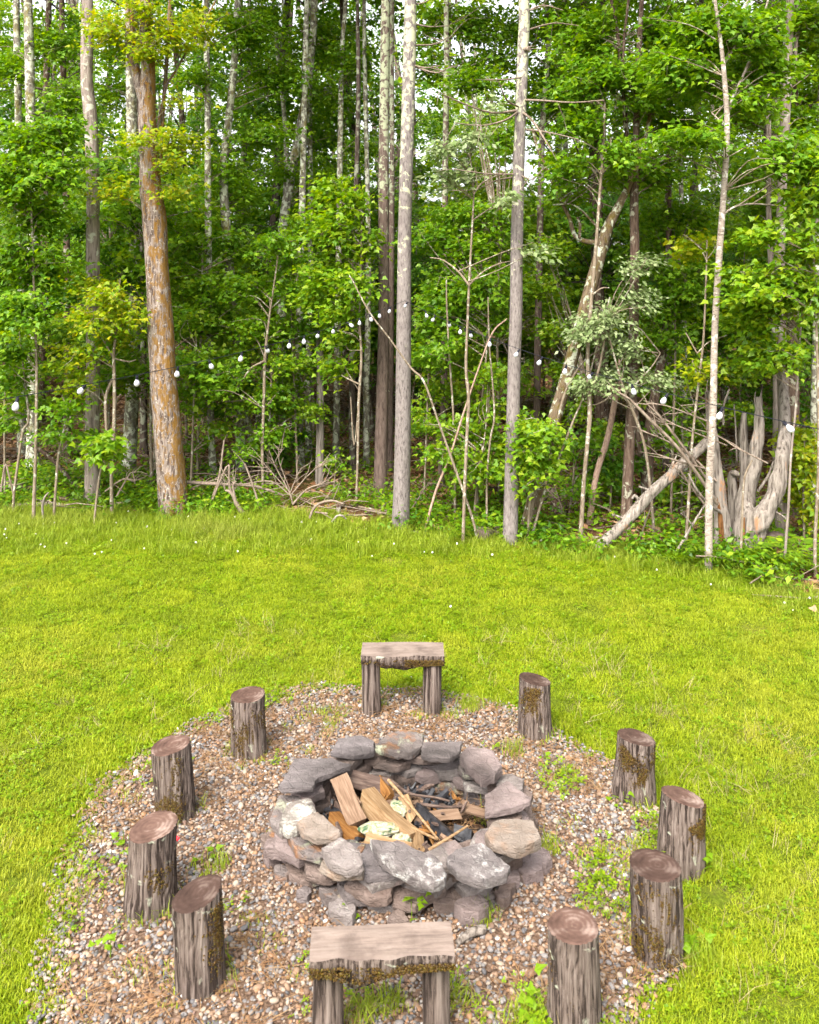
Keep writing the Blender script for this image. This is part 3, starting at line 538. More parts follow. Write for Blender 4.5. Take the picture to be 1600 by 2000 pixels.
sapling('wavy thin sapling left of the dead-branched pine', 11.0, [(952, 1010, 6), (951, 940, 5), (958, 860, 5), (966, 815, 5), (962, 740, 4), (957, 680, 4), (954, 580, 3)], (), 'leaf_mid')
sapling('tall smooth sapling right of the dead-branched pine', 10.35, [(1133, 1066, 11), (1140, 960, 10), (1148, 860, 10), (1153, 800, 11), (1149, 700, 9), (1156, 600, 9), (1166, 480, 8), (1174, 380, 7), (1183, 280, 6), (1186, 195, 5)],
        [(1110, 330, 50, 30, .2), (1210, 300, 50, 30), (1150, 240, 60, 30, .2), (1130, 180, 55, 30, .2)], 'leaf_mid', limbs=[[(1152, 770, 6), (1170, 720, 5), (1185, 640, 4)], [(1158, 575, 4), (1175, 563, 3), (1190, 562, 2)]])
sapling('bare twin stem crossing the leaning tree, thicker of two', 10.6, [(1028, 1052, 7), (1044, 970, 7), (1065, 900, 7), (1085, 840, 7), (1102, 770, 6), (1125, 725, 5), (1150, 695, 4), (1180, 680, 3)], (), 'leaf_mid')
sapling('bare stem running parallel below the twin stem by the leaning tree', 10.5, [(1032, 1052, 7), (1062, 970, 6), (1090, 900, 6), (1120, 820, 5), (1140, 770, 4), (1175, 640, 4), (1190, 580, 3)], (), 'leaf_mid')
sapling('bright bushy maple hugging the foot of the leaning tree', 10.5, [(1030, 1045, 6), (1036, 960, 6), (1045, 900, 5), (1060, 840, 4)],
        [(1045, 850, 40, 30, -.2), (1025, 890, 30, 30, -.2), (1060, 900, 30, 28), (1035, 930, 25, 18, -.1), (1025, 820, 20, 15), (1080, 845, 20, 18)], 'leaf_bright', size=.08)
sapling('sapling with leaves drooping beside the tall smooth sapling', 11.4, [(1110, 1010, 6), (1118, 950, 5), (1120, 900, 4), (1115, 850, 3)], [(1140, 955, 35, 18), (1180, 920, 45, 25, .3), (1160, 870, 40, 18, .3), (1110, 880, 25, 15)], 'leaf_mid')
sapling('thin sapling left of the birch, forked with a pale tuft', 9.9, [(1338, 1092, 7), (1346, 960, 7), (1350, 860, 6), (1358, 760, 6), (1366, 660, 5), (1370, 540, 4), (1372, 470, 3)],
        [(1365, 720, 30, 15, -.1), (1355, 480, 40, 25, .2)], 'leaf_lime', limbs=[[(1362, 690, 3), (1340, 650, 2)], [(1362, 690, 3), (1385, 668, 3), (1420, 655, 2)]])
sapling('thin dark sapling right of the snag among the ferns', 9.5, [(1530, 1112, 6), (1538, 1000, 6), (1545, 900, 5), (1555, 800, 5), (1562, 700, 4), (1572, 560, 3)],
        [(1560, 560, 50, 35), (1490, 690, 45, 35, .2), (1540, 690, 45, 25, .1), (1500, 590, 50, 35, .2), (1460, 620, 40, 30, .3)], 'leaf_bright', 'bark_grey')
sapling('leafy ash sapling leaning in at the right edge', 9.3, [(1594, 1150, 9), (1592, 1060, 8), (1600, 900, 7), (1596, 700, 6), (1590, 500, 5), (1585, 400, 3)],
        [(1575, 480, 40, 35, .1), (1490, 540, 40, 25, .2), (1580, 400, 40, 40), (1590, 330, 40, 40), (1470, 575, 40, 20, -.1), (1590, 580, 40, 30), (1480, 460, 36, 26, .1), (1440, 530, 35, 20, .2)], 'leaf_bright', size=.085)
sapling('short stick of a sapling in front of the snag', 9.6, [(1446, 1112, 6), (1452, 1030, 6), (1458, 940, 5), (1472, 900, 4)], (), 'leaf_mid')
sapling('yellow-green bush low at the right edge behind the ferns', 10.2, [(1572, 1060, 6), (1570, 960, 5), (1572, 900, 4)], [(1575, 900, 40, 40), (1560, 960, 35, 30, .2), (1590, 990, 25, 35), (1570, 850, 40, 25, .3)], 'leaf_lime')
sapling('mid-green maple crown hanging between dark maple and birch', 11.6, [(1310, 1000, 6), (1315, 850, 6), (1320, 700, 5), (1318, 560, 4)],
        [(1290, 590, 45, 30), (1340, 600, 40, 35, .2), (1310, 660, 45, 30), (1260, 520, 45, 30, .2), (1350, 430, 45, 45, .2), (1290, 420, 50, 35, .3), (1330, 780, 45, 25, .3), (1300, 850, 45, 22, .2), (1360, 540, 35, 35)], 'leaf_mid')
sapling('leafy shoot in shade below the leaning dead log', 11.6, [(1190, 1000, 5), (1195, 930, 4), (1200, 880, 3)], [(1190, 910, 35, 18), (1225, 900, 30, 18, .2), (1170, 870, 30, 15)], 'leaf_deep')
sapling('small maple shoot low beside the dark spotted trunk', 12.6, [(650, 960, 4), (655, 920, 3), (656, 890, 3)], [(652, 900, 16, 12)], 'leaf_bright')
sapling('broad-leaved sapling overhanging the shade right of the white trunk', 14.0, [(430, 930, 5), (440, 830, 5), (450, 740, 4)], [(440, 700, 55, 30), (480, 760, 45, 25), (420, 800, 40, 15), (560, 850, 45, 25, .2), (530, 890, 40, 15)], 'leaf_deep')
sapling('stem with pale shoots in the gap left of the dead-branched pine', 12.0, [(975, 990, 5), (973, 850, 5), (972, 700, 4), (975, 480, 3)], [(960, 420, 50, 35, .1), (880, 420, 50, 30, .2), (980, 270, 30, 40, .3), (930, 160, 60, 35, .4)], 'leaf_mid')
sapling('leafy sapling behind the bent grey trunk, high and dark', 13.4, [(215, 930, 6), (212, 760, 5), (214, 560, 4), (216, 480, 3)], [(225, 500, 55, 35), (250, 420, 50, 35, .2), (215, 330, 50, 40, .3), (240, 550, 45, 25), (140, 430, 55, 40, .2), (130, 570, 45, 35, .3)], 'leaf_deep')

for label, d, pts, fol in (
    ('bright young maple filling the gap left of the broken trunk', 13.0, [(520, 950, 6), (525, 850, 5), (530, 720, 4), (535, 640, 3)], [(520, 640, 50, 28), (470, 690, 50, 24, .2), (560, 700, 45, 24, -.1), (540, 780, 45, 22, .2), (600, 800, 35, 20, .2), (480, 790, 40, 18), (430, 640, 45, 22, .3)]),
    ('bright young maple low beside the mossy tree on its right', 12.8, [(372, 960, 5), (376, 860, 5), (380, 740, 4), (384, 680, 3)], [(385, 700, 40, 24), (420, 740, 40, 20, .2), (375, 790, 30, 18), (430, 840, 34, 16, .2), (390, 620, 40, 24, .2)]),
    ('bright young maple spreading between brown pine and slim pinkish pine', 12.4, [(828, 985, 5), (832, 880, 5), (836, 760, 4), (840, 680, 3)], [(838, 700, 34, 24), (850, 760, 34, 20, .2), (825, 810, 26, 16), (850, 600, 34, 26, .2), (900, 700, 36, 24, .3), (890, 770, 36, 20, .2)]),
    ('bright young maple in the shade between leaning tree and dark maple', 12.2, [(1150, 985, 5), (1152, 880, 5), (1150, 760, 4)], [(1090, 640, 40, 26, .3), (1110, 720, 34, 22, .3), (1180, 840, 40, 20, .1), (1130, 800, 36, 18, .2), (1200, 960, 34, 18), (1060, 560, 40, 28, .3), (1080, 480, 45, 28, .3)]),
    ('bright young maple behind the leaning log and dead branches', 12.0, [(1330, 1010, 5), (1332, 900, 5), (1330, 780, 4), (1328, 700, 3)], [(1330, 720, 44, 26), (1350, 830, 40, 22, .2), (1280, 760, 40, 22, .2), (1300, 960, 40, 20), (1360, 940, 36, 22), (1280, 660, 40, 24, .2), (1440, 800, 40, 24, .4), (1430, 720, 44, 28, .4)]),
    ('bright young maple along the left edge above the crooked sapling', 12.4, [(10, 970, 5), (8, 850, 5), (10, 700, 4)], [(20, 680, 50, 30), (90, 640, 50, 26, .2), (110, 720, 40, 20, .1), (30, 780, 40, 20), (140, 660, 40, 22, .3), (90, 790, 36, 16, .2)])):
    sapling(label, d, pts, fol, 'leaf_bright')
# the silvery fallen top with grey-green leaves
tree('silvery_sapling', 'drooping sapling with silvery grey-green leaves right of the leaning tree', 10.4,
     [(1275, 1000, 6), (1262, 880, 6), (1240, 810, 6), (1222, 770, 5), (1200, 700, 4), (1185, 640, 3)], 'bark_thin', SAP, cat='sapling', leaf='leaf_silver', tm=OVATE, size=.065, nl=11, L=.3, seg=7, flare=.1,
     limbs=[[(1222, 770, 4), (1270, 720, 3), (1290, 690, 2)], [(1215, 760, 4), (1165, 790, 3), (1135, 780, 2)]],
     fol=[(1140, 640, 32, 28, -.1, .9), (1185, 620, 36, 34, 0, .8), (1225, 680, 40, 34, .1, .8), (1235, 520, 24, 22, 0, .8), (1270, 510, 18, 14, 0, .7), (1275, 740, 40, 22, 0, .7), (1150, 750, 30, 26, 0, .7), (1200, 740, 45, 26, .1, .7), (1245, 585, 30, 34, 0, .7)])

# ---- the wood behind: each tree a thing, trunks and crowns sharing a few meshes
def zone(px):
    Z = [(175, 'left of the bent grey trunk'), (300, 'left of the mossy tree'), (410, 'right of the mossy tree'), (545, 'right of the slim whitish trunk'), (624, 'left of the broken trunk'), (750, 'left of the brown pine'),
         (870, 'left of the slim pinkish pine'), (1005, 'left of the dead-branched pine'), (1150, 'right of the dead-branched pine'), (1235, 'left of the dark maple'), (1400, 'left of the pale birch'), (1530, 'right of the pale birch'), (9999, 'right of the pale grey trunk')]
    return next(t for x, t in Z if px < x)
ORD = 'first second third fourth fifth sixth seventh eighth ninth tenth eleventh twelfth thirteenth fourteenth fifteenth sixteenth seventeenth eighteenth nineteenth twentieth'.split()
rng = np.random.default_rng(77)
BT, BC, YT = [], [], []
for k in range(6):
    g = np.random.default_rng(900+k); z = np.linspace(0, 13, 9); P = np.stack([g.normal(0, .05, 9).cumsum(), g.normal(0, .05, 9).cumsum(), z-.2], 1); P[0, :2] = 0
    BT.append((newmesh('trunk', tube(P, np.linspace(1, .35, 9)*.105, 9, sub=4, rough=.06, seed=k), [M[['bark_dim', 'bark_brown', 'bark_lichen'][k % 3]]]), P))
    bl = []
    for i in range(24):
        a = g.uniform(0, 6.28); zz = 2.6+9.9*g.random()**1.25; q = g.uniform(.3, 1.5); bl.append(((math.cos(a)*q, math.sin(a)*q, zz), (.95, .95, .4), 26))
    BC.append(newmesh('crown', crown_parts(g, bl, P, .115, MAPLE, nl=9, L=.5, tw=.008), [M[['leaf_mid', 'leaf_deep', 'leaf_bright'][k % 3]], M['bark_dim']], False))
for k in range(5):
    g = np.random.default_rng(950+k); P = np.stack([g.normal(0, .04, 6).cumsum(), g.normal(0, .04, 6).cumsum(), np.linspace(-.1, 4.6, 6)], 1); bl = []
    for i in range(15):
        a = g.uniform(0, 6.28); zz = g.uniform(1.3, 5.0); q = g.uniform(.2, 1.0); bl.append(((math.cos(a)*q, math.sin(a)*q, zz), (.7, .7, .3), 30))
    YT.append((newmesh('trunk', tube(P, np.linspace(.028, .008, 6), 6, sub=3, seed=k), [M['bark_thin']]), newmesh('crown', crown_parts(g, bl, P, .092, MAPLE, nl=11, L=.42), [M[['leaf_mid', 'leaf_bright', 'leaf_deep'][k % 3]], M['bark_thin']], False)))
back = []
taken = [(W(px, 900, d)[0], d) for _, d, px in TREES]
for kind, count, dlo, dhi, gap in (('tall', 56, 14.8, 30, .85), ('young', 74, 12.9, 24, .65)):
    tries = 0; n = 0
    while n < count and tries < 6000:
        tries += 1; d = math.sqrt(rng.uniform(dlo**2, dhi**2)); px = rng.uniform(-260, 1860); x = (px-800)*d/F
        if any((x-a)**2+(d-b_)**2 < gap**2 for a, b_ in taken): continue
        taken.append((x, d)); back.append((kind, px, d, x)); n += 1
cnt = {}
for kind, px, d, x in sorted(back, key=lambda t: (t[0], t[1])):
    inside = -20 < px < 1620
    zn = zone(px) if inside else ('beyond the left edge' if px < 0 else 'beyond the right edge')
    i = cnt[(kind, zn)] = cnt.get((kind, zn), 0)+1
    what = 'distant dim trunk' if kind == 'tall' else 'shaded leafy young tree'
    root = empty('forest_tree' if kind == 'tall' else 'young_tree', (x, d, float(hf(np.array(x), np.array(d)))), '%s %s, %s counting from the left' % (what, zn, ORD[i-1]),
                 'tree', 'tall trees deep in the wood' if kind == 'tall' else 'young trees inside the wood', rng.uniform(0, 6.28))
    k = rng.integers(0, 6 if kind == 'tall' else 5)
    for nm, me in (('trunk', BT[k][0] if kind == 'tall' else YT[k][0]), ('crown', BC[k] if kind == 'tall' else YT[k][1])):
        o = bpy.data.objects.new(nm, me); link(o); o.parent = root
        if nm == 'trunk' and kind == 'tall': s = rng.uniform(.55, 1.25); o.scale = (s, s, 1)
    root.rotation_euler.x = rng.normal(0, .025); root.rotation_euler.y = rng.normal(0, .025); s = rng.uniform(.8, 1.15); root.scale = (s, s, s)
# far wood that reads as one mass; sunlight is put into its brighter leaf colour
g = np.random.default_rng(31); n = 5200
d = np.sqrt(g.uniform(27**2, 44**2, n)); x = g.uniform(-.75, .75, n)*d; z = g.beta(1.15, 1.7, n)*17
keep = (nz(np.stack([x, z*1.5, d*.4], 1), 8, 1.1) > -.35+z*.045); x, d, z = x[keep], d[keep], z[keep]
H = nrm(g.normal(size=(len(x), 3))*np.array([1, 1, .2]))
v, f = leaves(g, np.stack([x, d, z], 1), H, 1.1, 12, .34, MAPLE)
parts = [(v, f, 0)]
for i in range(70):
    dd = g.uniform(28, 44); xx = g.uniform(-.7, .7)*dd; parts += tube([(xx, dd, -.2), (xx+g.normal(0, .3), dd, 7), (xx+g.normal(0, .6), dd, 15)], [.15, .12, .05], 6, cap=False, mi=1)
tag(mk('distant_woods', parts, [M['leaf_bright'], M['bark_dim']], smooth=False), 'bright mass of far trees closing the view behind the wood', 'woods', kind='stuff')

# ---- dead snag, fallen log, branches
def pxtube(pl, d, seg=10, sub=4, rough=.08, seed=1, ground=False):
    P = np.array([W(t[0], t[1], d+(t[3] if len(t) > 3 else 0)) for t in pl]); r = np.array([t[2] for t in pl])*.5*d/F
    if ground: P[0, 2] = -.08
    return P, tube(P, r, seg, sub=sub, rough=rough, seed=seed)
def group_thing(name, label, cat, group, d, pieces, m, base):
    og = np.array(W(*base, d)); og[2] = max(og[2], 0); root = empty(name, og, label, cat, group)
    for k, (nm, pl, gr, mm) in enumerate(pieces):
        mk(nm, pxtube(pl, d, seed=k*3+int(base[0]), ground=gr, seg=22 if pl[0][2] > 15 else 7, rough=.26 if pl[0][2] > 15 else .12, sub=7)[1], M[mm or m], root, og)
    return root
group_thing('grey_snag', 'weathered grey multi-stemmed snag with torn upright stems at the right', 'snag', None, 10.1, [
    ('stem', [(1424, 1092, 52.8), (1414, 1040, 36.0), (1409, 1000, 30.0), (1400, 930, 24.0), (1394, 880, 20.4), (1388, 820, 15.6), (1384, 764, 13.2)], True, None),
    ('stem', [(1452, 1095, 48.0, -.1), (1454, 1030, 40.8, -.1), (1458, 970, 36.0), (1470, 920, 30.0), (1479, 870, 24.0), (1483, 820, 16.8), (1482, 775, 10.8)], True, None),
    ('stem', [(1464, 1100, 34, -.15), (1478, 1040, 38, -.15), (1490, 1010, 36, -.2), (1510, 975, 30, -.2), (1522, 930, 28, -.2), (1529, 880, 25, -.15), (1533, 835, 22, -.05), (1532, 780, 18, .1), (1528, 720, 13, .25)], True, None),
    ('stem', [(1455, 960, 21.6, .15), (1455, 900, 19.2, .15), (1453, 850, 15.6, .15), (1454, 806, 8.4, .15)], False, None),
    ('stem', [(1432, 1085, 26.4, .2), (1434, 980, 19.2, .2), (1430, 930, 16.8, .2), (1440, 925, 10.8, .1)], True, None),
    ('splinter', [(1482, 790, 6), (1487, 770, 4), (1489, 752, 2)], False, None),
    ('splinter', [(1383, 775, 5), (1381, 755, 3), (1383, 742, 2)], False, None), ('splinter', [(1478, 800, 5), (1474, 780, 3), (1476, 765, 2)], False, None),
    ('root', [(1486, 1092, 16, -.1), (1478, 1060, 15, -.1), (1470, 1030, 12)], True, None),
    ('rotten_streak', [(1411, 1062, 11, -.085), (1408, 1020, 10, -.075), (1405, 985, 8, -.06), (1400, 945, 4, -.05)], False, 'rot_wood'),
    ('rotten_streak', [(1451, 1080, 7, -.19), (1452, 1045, 8, -.19), (1453, 1010, 5, -.17)], False, 'rot_wood'),
    ('dead_branch', [(1408, 1000, 7, -.1), (1385, 985, 6, -.2), (1360, 955, 5, -.3), (1345, 925, 4, -.3)], False, None),
    ('dead_branch', [(1480, 960, 6), (1500, 930, 5), (1512, 900, 4)], False, None),
    ('dead_branch', [(1413, 830, 4), (1414, 790, 4), (1425, 760, 3)], False, None),
    ('dead_branch', [(1440, 900, 4, .1), (1437, 830, 3, .1), (1434, 790, 2, .1)], False, None),
    ('dead_branch', [(1515, 1000, 4, -.2), (1530, 1008, 3, -.4), (1540, 1018, 2, -.5)], False, None)], 'dead_wood', (1445, 1085))
group_thing('leaning_log', 'smooth bare grey log leaning from the grass onto the snag', 'log', None, 10.1, [
    ('log', [(1152, 1074, 23, .05), (1215, 1025, 21, 0), (1262, 975, 20.5), (1320, 920, 20), (1384, 862, 19)], True, None),
    ('stub', [(1216, 1012, 5), (1203, 1007, 4), (1196, 1006, 3)], False, None), ('stub', [(1247, 975, 7), (1240, 968, 6), (1235, 974, 4)], False, None),
    ('stub', [(1280, 962, 6), (1262, 955, 5), (1248, 950, 4)], False, None), ('stub', [(1300, 935, 6), (1315, 905, 5), (1322, 890, 3)], False, None)], 'dead_wood', (1170, 1070))
BR = 'fallen branches at the edge of the wood'
def branch(label, d, pls, m='twig_dead', base=None, nt=5, ground=True):
    base = base or pls[0][0][:2]; og = W(*base, d); og[2] = max(0, og[2]); root = empty('fallen_branch', og, label, 'branch', BR); g = np.random.default_rng(abs(int(base[0]*3+base[1])))
    for k, pl in enumerate(pls):
        P, parts = pxtube([(t[0], t[1], t[2]*.82)+tuple(t[3:]) for t in pl], d, 6, 3, .1, k+int(base[0])); Pc = catmull(P, 4)
        for i in range(nt):
            s0 = Pc[g.integers(len(Pc)//4, len(Pc))]; dr = nrm(nrm(P[-1]-P[0])+g.normal(0, .45, 3)); ln = g.uniform(.1, .35)
            parts += tube([s0, s0+dr*ln*.5+g.normal(0, .01, 3), s0+dr*ln], [.006, .005, .002], 4, cap=False)
        mk('limb', parts, M[m], root, og)
    return root
branch('long dead branches fanning up left from the snag towards the silvery leaves', 10.0, [
    [(1402, 985, 9, -.1), (1365, 930, 9, -.2), (1320, 870, 8, -.3), (1270, 820, 8, -.3), (1230, 780, 6, -.3), (1205, 765, 4, -.3)], [(1390, 950, 7), (1340, 880, 6, -.2), (1290, 815, 5, -.2), (1265, 790, 3, -.2)],
    [(1400, 940, 6), (1350, 890, 5, .1), (1300, 860, 4, .1), (1250, 840, 3, .1)], [(1395, 920, 6), (1340, 905, 5, -.2), (1285, 888, 4, -.2)], [(1380, 990, 6), (1350, 950, 5), (1330, 920, 4)]], nt=9)
branch('thin dead branches crossing above the leaning log', 9.9, [[(1400, 830, 5), (1350, 810, 4), (1300, 792, 3), (1262, 788, 3)], [(1420, 870, 4), (1370, 850, 4), (1320, 830, 3), (1290, 815, 2)], [(1500, 905, 4, -.2), (1440, 875, 4, -.2), (1400, 850, 3), (1345, 835, 2)], [(1410, 790, 3), (1380, 788, 3), (1330, 792, 2)]], nt=4)
branch('forked dead stick propped up under the snag', 9.8, [[(1320, 1080, 7), (1350, 1030, 6), (1368, 1000, 5), (1378, 985, 4)], [(1352, 1025, 4), (1340, 1010, 3), (1330, 1002, 2)]], 'dead_wood', nt=2)
branch('thin leaning stick before the dark maple foot', 10.3, [[(1246, 1078, 4), (1256, 1035, 4), (1272, 990, 3)]], nt=1)
branch('spray of dead branches bursting from a broken tip, centre left', 11.9, [[(572, 985, 5.0), (565, 960, 3.7), (540, 915, 2.5), (525, 878, 1.2)], [(572, 985, 5.0), (600, 955, 3.7), (632, 945, 3.1), (655, 940, 1.9)], [(570, 965, 3.1), (600, 930, 2.5), (630, 905, 2.5), (645, 885, 1.2)],
    [(568, 960, 3.1), (580, 930, 2.5), (588, 915, 1.2)], [(570, 970, 3.1), (530, 940, 3.1), (480, 945, 2.5), (450, 945, 1.9)], [(566, 955, 2.5), (545, 900, 1.9), (550, 880, 1.2)], [(568, 962, 2.5), (545, 938, 2.5), (515, 905, 1.9)]], nt=7)
branch('thick broken stub branch sticking out of the grass right of the mossy tree', 11.6, [[(474, 1003, 12), (462, 985, 11), (456, 970, 9), (448, 960, 7), (440, 958, 4)], [(462, 985, 6), (455, 950, 5), (462, 940, 3)], [(455, 968, 5), (448, 945, 4), (448, 908, 4)]], nt=3)
branch('long grey pole lying flat right of the mossy tree', 12.0, [[(366, 942, 9), (400, 944, 9), (440, 946, 8), (500, 950, 7), (555, 968, 5)], [(370, 955, 4), (410, 940, 4), (430, 935, 3)]], nt=3)
branch('short pole leaning upright in the brush right of the mossy tree', 11.9, [[(412, 980, 7), (425, 945, 6), (432, 910, 6), (434, 890, 5), (438, 860, 4)]], nt=1)
branch('bent stick forming a peak among the brush', 11.8, [[(416, 975, 5), (430, 940, 5), (446, 908, 5), (448, 950, 5), (448, 960, 4)]], nt=1)
branch('slanting broken stick in the brush left of the dead spray', 11.8, [[(508, 996, 6), (498, 960, 5), (486, 925, 5), (478, 906, 5)]], nt=1)
branch('brown dead pole slanting down to the foot of the bent grey trunk', 13.0, [[(172, 972, 12), (140, 940, 12), (110, 905, 11), (80, 880, 10), (55, 865, 8)]], 'bark_brown', nt=3)
branch('short log lying at the left edge', 12.6, [[(-20, 952, 14), (20, 950, 14), (50, 952, 13), (76, 955, 12)]], 'bark_brown', nt=1)
branch('hooked dead stick at the left edge', 11.9, [[(2, 960, 5), (6, 930, 5), (11, 907, 5), (18, 930, 5), (26, 965, 4)]], nt=1)
branch('broken whitish stake in the grass at the left', 11.4, [[(85, 1015, 6), (83, 990, 6), (87, 972, 5), (95, 962, 3)], [(84, 985, 3), (78, 975, 2)]], 'dead_wood', nt=0)
branch('grey dead log half buried left of the bent grey trunk', 12.0, [[(10, 990, 12), (50, 987, 13), (100, 985, 13), (140, 992, 11), (160, 996, 7)]], 'dead_wood', nt=4)
branch('rotting logs heaped behind the whitish stake', 12.1, [[(80, 1000, 10), (110, 992, 11), (150, 985, 10), (165, 978, 8)], [(95, 970, 8), (130, 975, 9), (160, 980, 8)]], 'bark_brown', nt=5)
branch('tangle of brown sticks between grey trunk and mossy tree', 12.0, [[(200, 992, 8), (225, 985, 9), (255, 980, 6)], [(225, 975, 5), (245, 940, 4), (258, 922, 3), (264, 945, 3)], [(205, 960, 4), (240, 936, 5), (262, 940, 4)], [(215, 1000, 6), (240, 990, 5), (258, 998, 4)]], nt=5)
branch('curved grey branch arching low left of the string light pine', 11.3, [[(605, 1012, 7), (612, 995, 6), (625, 983, 6), (650, 978, 5), (672, 985, 4)], [(615, 1000, 4), (640, 1003, 5)]], nt=2)
branch('small arched stick at the grass edge left of the string light pine', 11.1, [[(648, 1020, 5), (658, 1008, 5), (668, 1007, 5), (676, 1014, 4)]], 'dead_wood', nt=0)
branch('mossy dead log behind the foot of the string light pine', 11.7, [[(700, 990, 8), (740, 998, 9), (780, 1000, 9), (820, 1008, 8)]], 'bark_leaning', nt=4)
branch('grey fallen log lying just right of the string light pine', 10.9, [[(800, 1042, 11), (830, 1040, 13), (862, 1046, 14), (882, 1056, 13), (886, 1064, 10)]], 'dead_wood', nt=2)
branch('long thin dead branch lying behind the kinked sapling', 11.6, [[(815, 1010, 6), (860, 1008, 6), (920, 1016, 6), (980, 1020, 5)], [(800, 1000, 4), (820, 970, 4), (822, 960, 2)]], nt=4)
branch('grey pole on the ground right of the dead-branched pine', 10.5, [[(1058, 1050, 8), (1100, 1052, 8), (1150, 1050, 7), (1180, 1049, 6)]], 'dead_wood', nt=1)
branch('dark broken branches under the right crowns', 11.6, [[(1235, 1030, 6), (1270, 1030, 7), (1310, 1035, 6)], [(1240, 1015, 5), (1280, 1040, 5)]], 'bark_brown', nt=5)

# rocks and cut stumps in the wood
def stone_parts(outline, z0, z1, seed, n=20, rough=.006, tilt=0.):
    """closed slab from a plan outline, uneven faces and worn edges"""
    O = np.asarray(outline, float); O = np.vstack([O, O[:1]]); seg = np.linalg.norm(np.diff(O, axis=0), axis=1); cum = np.r_[0, seg.cumsum()]
    t = np.linspace(0, cum[-1], n, endpoint=False); Q = np.stack([np.interp(t, cum, O[:, 0]), np.interp(t, cum, O[:, 1])], 1)
    ar = np.sum(Q[:, 0]*np.roll(Q[:, 1], -1)-np.roll(Q[:, 0], -1)*Q[:, 1])
    if ar < 0: Q = Q[::-1]
    c = Q.mean(0); h = z1-z0; rows = []; jg = np.random.default_rng(seed+77); Q = c+(Q-c)*(1+jg.uniform(-.035, .025, (n, 1)))
    for s, z in ((.86, z0), (.97, z0+.12*h), (1.0, z0+.4*h), (.99, z1-.14*h), (.975, z1-.04*h), (.945, z1), (.60, z1+.01*h), (.28, z1+.012*h)):
        rows.append(np.hstack([c+(Q-c)*s*(1+jg.normal(0, .012, (n, 1))*(s > .9)), z+jg.normal(0, .035*h, (n, 1))*(s > .9)]))
    V = np.vstack(rows+[np.array([[c[0], c[1], z0]]), np.array([[c[0], c[1], z1+.012*h]])]); k = len(rows)
    sz = np.ptp(Q, axis=0).max()
    off = np.stack([nz(V, seed+i, 2.2/sz*3) for i in range(3)], 1)*rough*1.0+np.stack([nz(V, seed+5+i, 9/sz*3) for i in range(3)], 1)*rough*.45
    V = V+off*np.array([1, 1, .45])
    if tilt:
        tg = np.random.default_rng(seed); m0 = V.mean(0); ta, tb = tg.normal(0, tilt, 2); V = V+np.stack([0*V[:, 0], 0*V[:, 0], (V[:, 0]-m0[0])*ta+(V[:, 1]-m0[1])*tb], 1)
    j = np.arange(n); jn = (j+1) % n
    q = np.vstack([np.stack([r*n+j, r*n+jn, (r+1)*n+jn, (r+1)*n+j], 1) for r in range(k-1)])
    return [(V, q, 0), (V, np.vstack([np.stack([jn, j, np.full(n, k*n)], 1), np.stack([(k-1)*n+j, (k-1)*n+jn, np.full(n, k*n+1)], 1)]), 0)]
def blob_outline(g, cx, cy, rx, ry, rot=0, n=8, jit=.18):
    a = np.sort(np.arange(n)*2*math.pi/n+g.uniform(-.25, .25, n)); r = 1+g.uniform(-jit, jit, n); p = np.stack([np.cos(a)*r*rx, np.sin(a)*r*ry], 1)
    c, s = math.cos(rot), math.sin(rot); return p@np.array([[c, s], [-s, c]])+np.array([cx, cy])
def stonemat(name, c1, c2, c3, lichen=None, amt=0., lsc=9, rust=0.):
    c1, c2, c3 = dim(c1, .62), dim(c2, .62), dim(c3, .66)
    if lichen: lichen = dim(lichen, .62)
    b = NB(name); v = b.n('NewGeometry', 0); rnd = b.n('ObjectInfo', 5)
    n1 = b.noise(v, 14, 6, .65, .3); n2 = b.noise(v, 90, 3); n3 = b.noise(v, 5, 3)
    c = b.ramp(n1, [(.3, c1), (.5, c2), (.72, c3)])
    c = b.mix(b.math('MULTIPLY', rnd, .45), c, b.mix(n3, (.115, .078, .066), (.15, .132, .122)))
    c = b.mix(b.math('MULTIPLY', b.ramp(n2, [(.4, 0.), (.7, 1.)]), .25), c, tuple(x*.45 for x in c2))
    if rust: c = b.mix(b.math('MULTIPLY', b.ramp(b.noise(v, 11, 4), [(.52, 0.), (.66, 1.)]), rust), c, (.26, .11, .035))
    vor = b.n('TexVoronoi', Vector=b.n('Mapping', Vector=v, Scale=(1, 1, 3.2)), props={'feature': 'DISTANCE_TO_EDGE'}, Scale=17.)
    h = b.math('ADD', b.math('ADD', n1, b.math('MULTIPLY', n2, .45)), b.math('MULTIPLY', b.ramp(vor, [(0, 0.), (.09, 1.)]), .22))
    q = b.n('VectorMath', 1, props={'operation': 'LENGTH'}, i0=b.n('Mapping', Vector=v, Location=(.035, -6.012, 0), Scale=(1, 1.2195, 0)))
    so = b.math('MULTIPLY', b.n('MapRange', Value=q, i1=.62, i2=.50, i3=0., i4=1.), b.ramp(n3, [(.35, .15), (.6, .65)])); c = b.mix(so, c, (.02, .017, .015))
    if lichen:
        m = b.ramp(b.noise(v, lsc, 5, .65, .7), [(.58-amt*.3, 0.), (.72-amt*.3, 1.)]); m = b.math('MULTIPLY', m, b.ramp(b.noise(v, 55, 4, .7), [(.36, .05), (.56, .9)]))
        c = b.mix(m, c, lichen); h = b.math('ADD', h, b.math('MULTIPLY', m, .12))
    return b.done(c, .88, h, .75, .016, .18)
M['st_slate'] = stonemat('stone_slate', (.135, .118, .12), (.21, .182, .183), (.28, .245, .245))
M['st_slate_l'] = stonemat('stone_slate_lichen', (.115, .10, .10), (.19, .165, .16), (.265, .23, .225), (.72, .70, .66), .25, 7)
M['st_pink'] = stonemat('stone_pink', (.20, .15, .142), (.31, .24, .23), (.40, .32, .305))
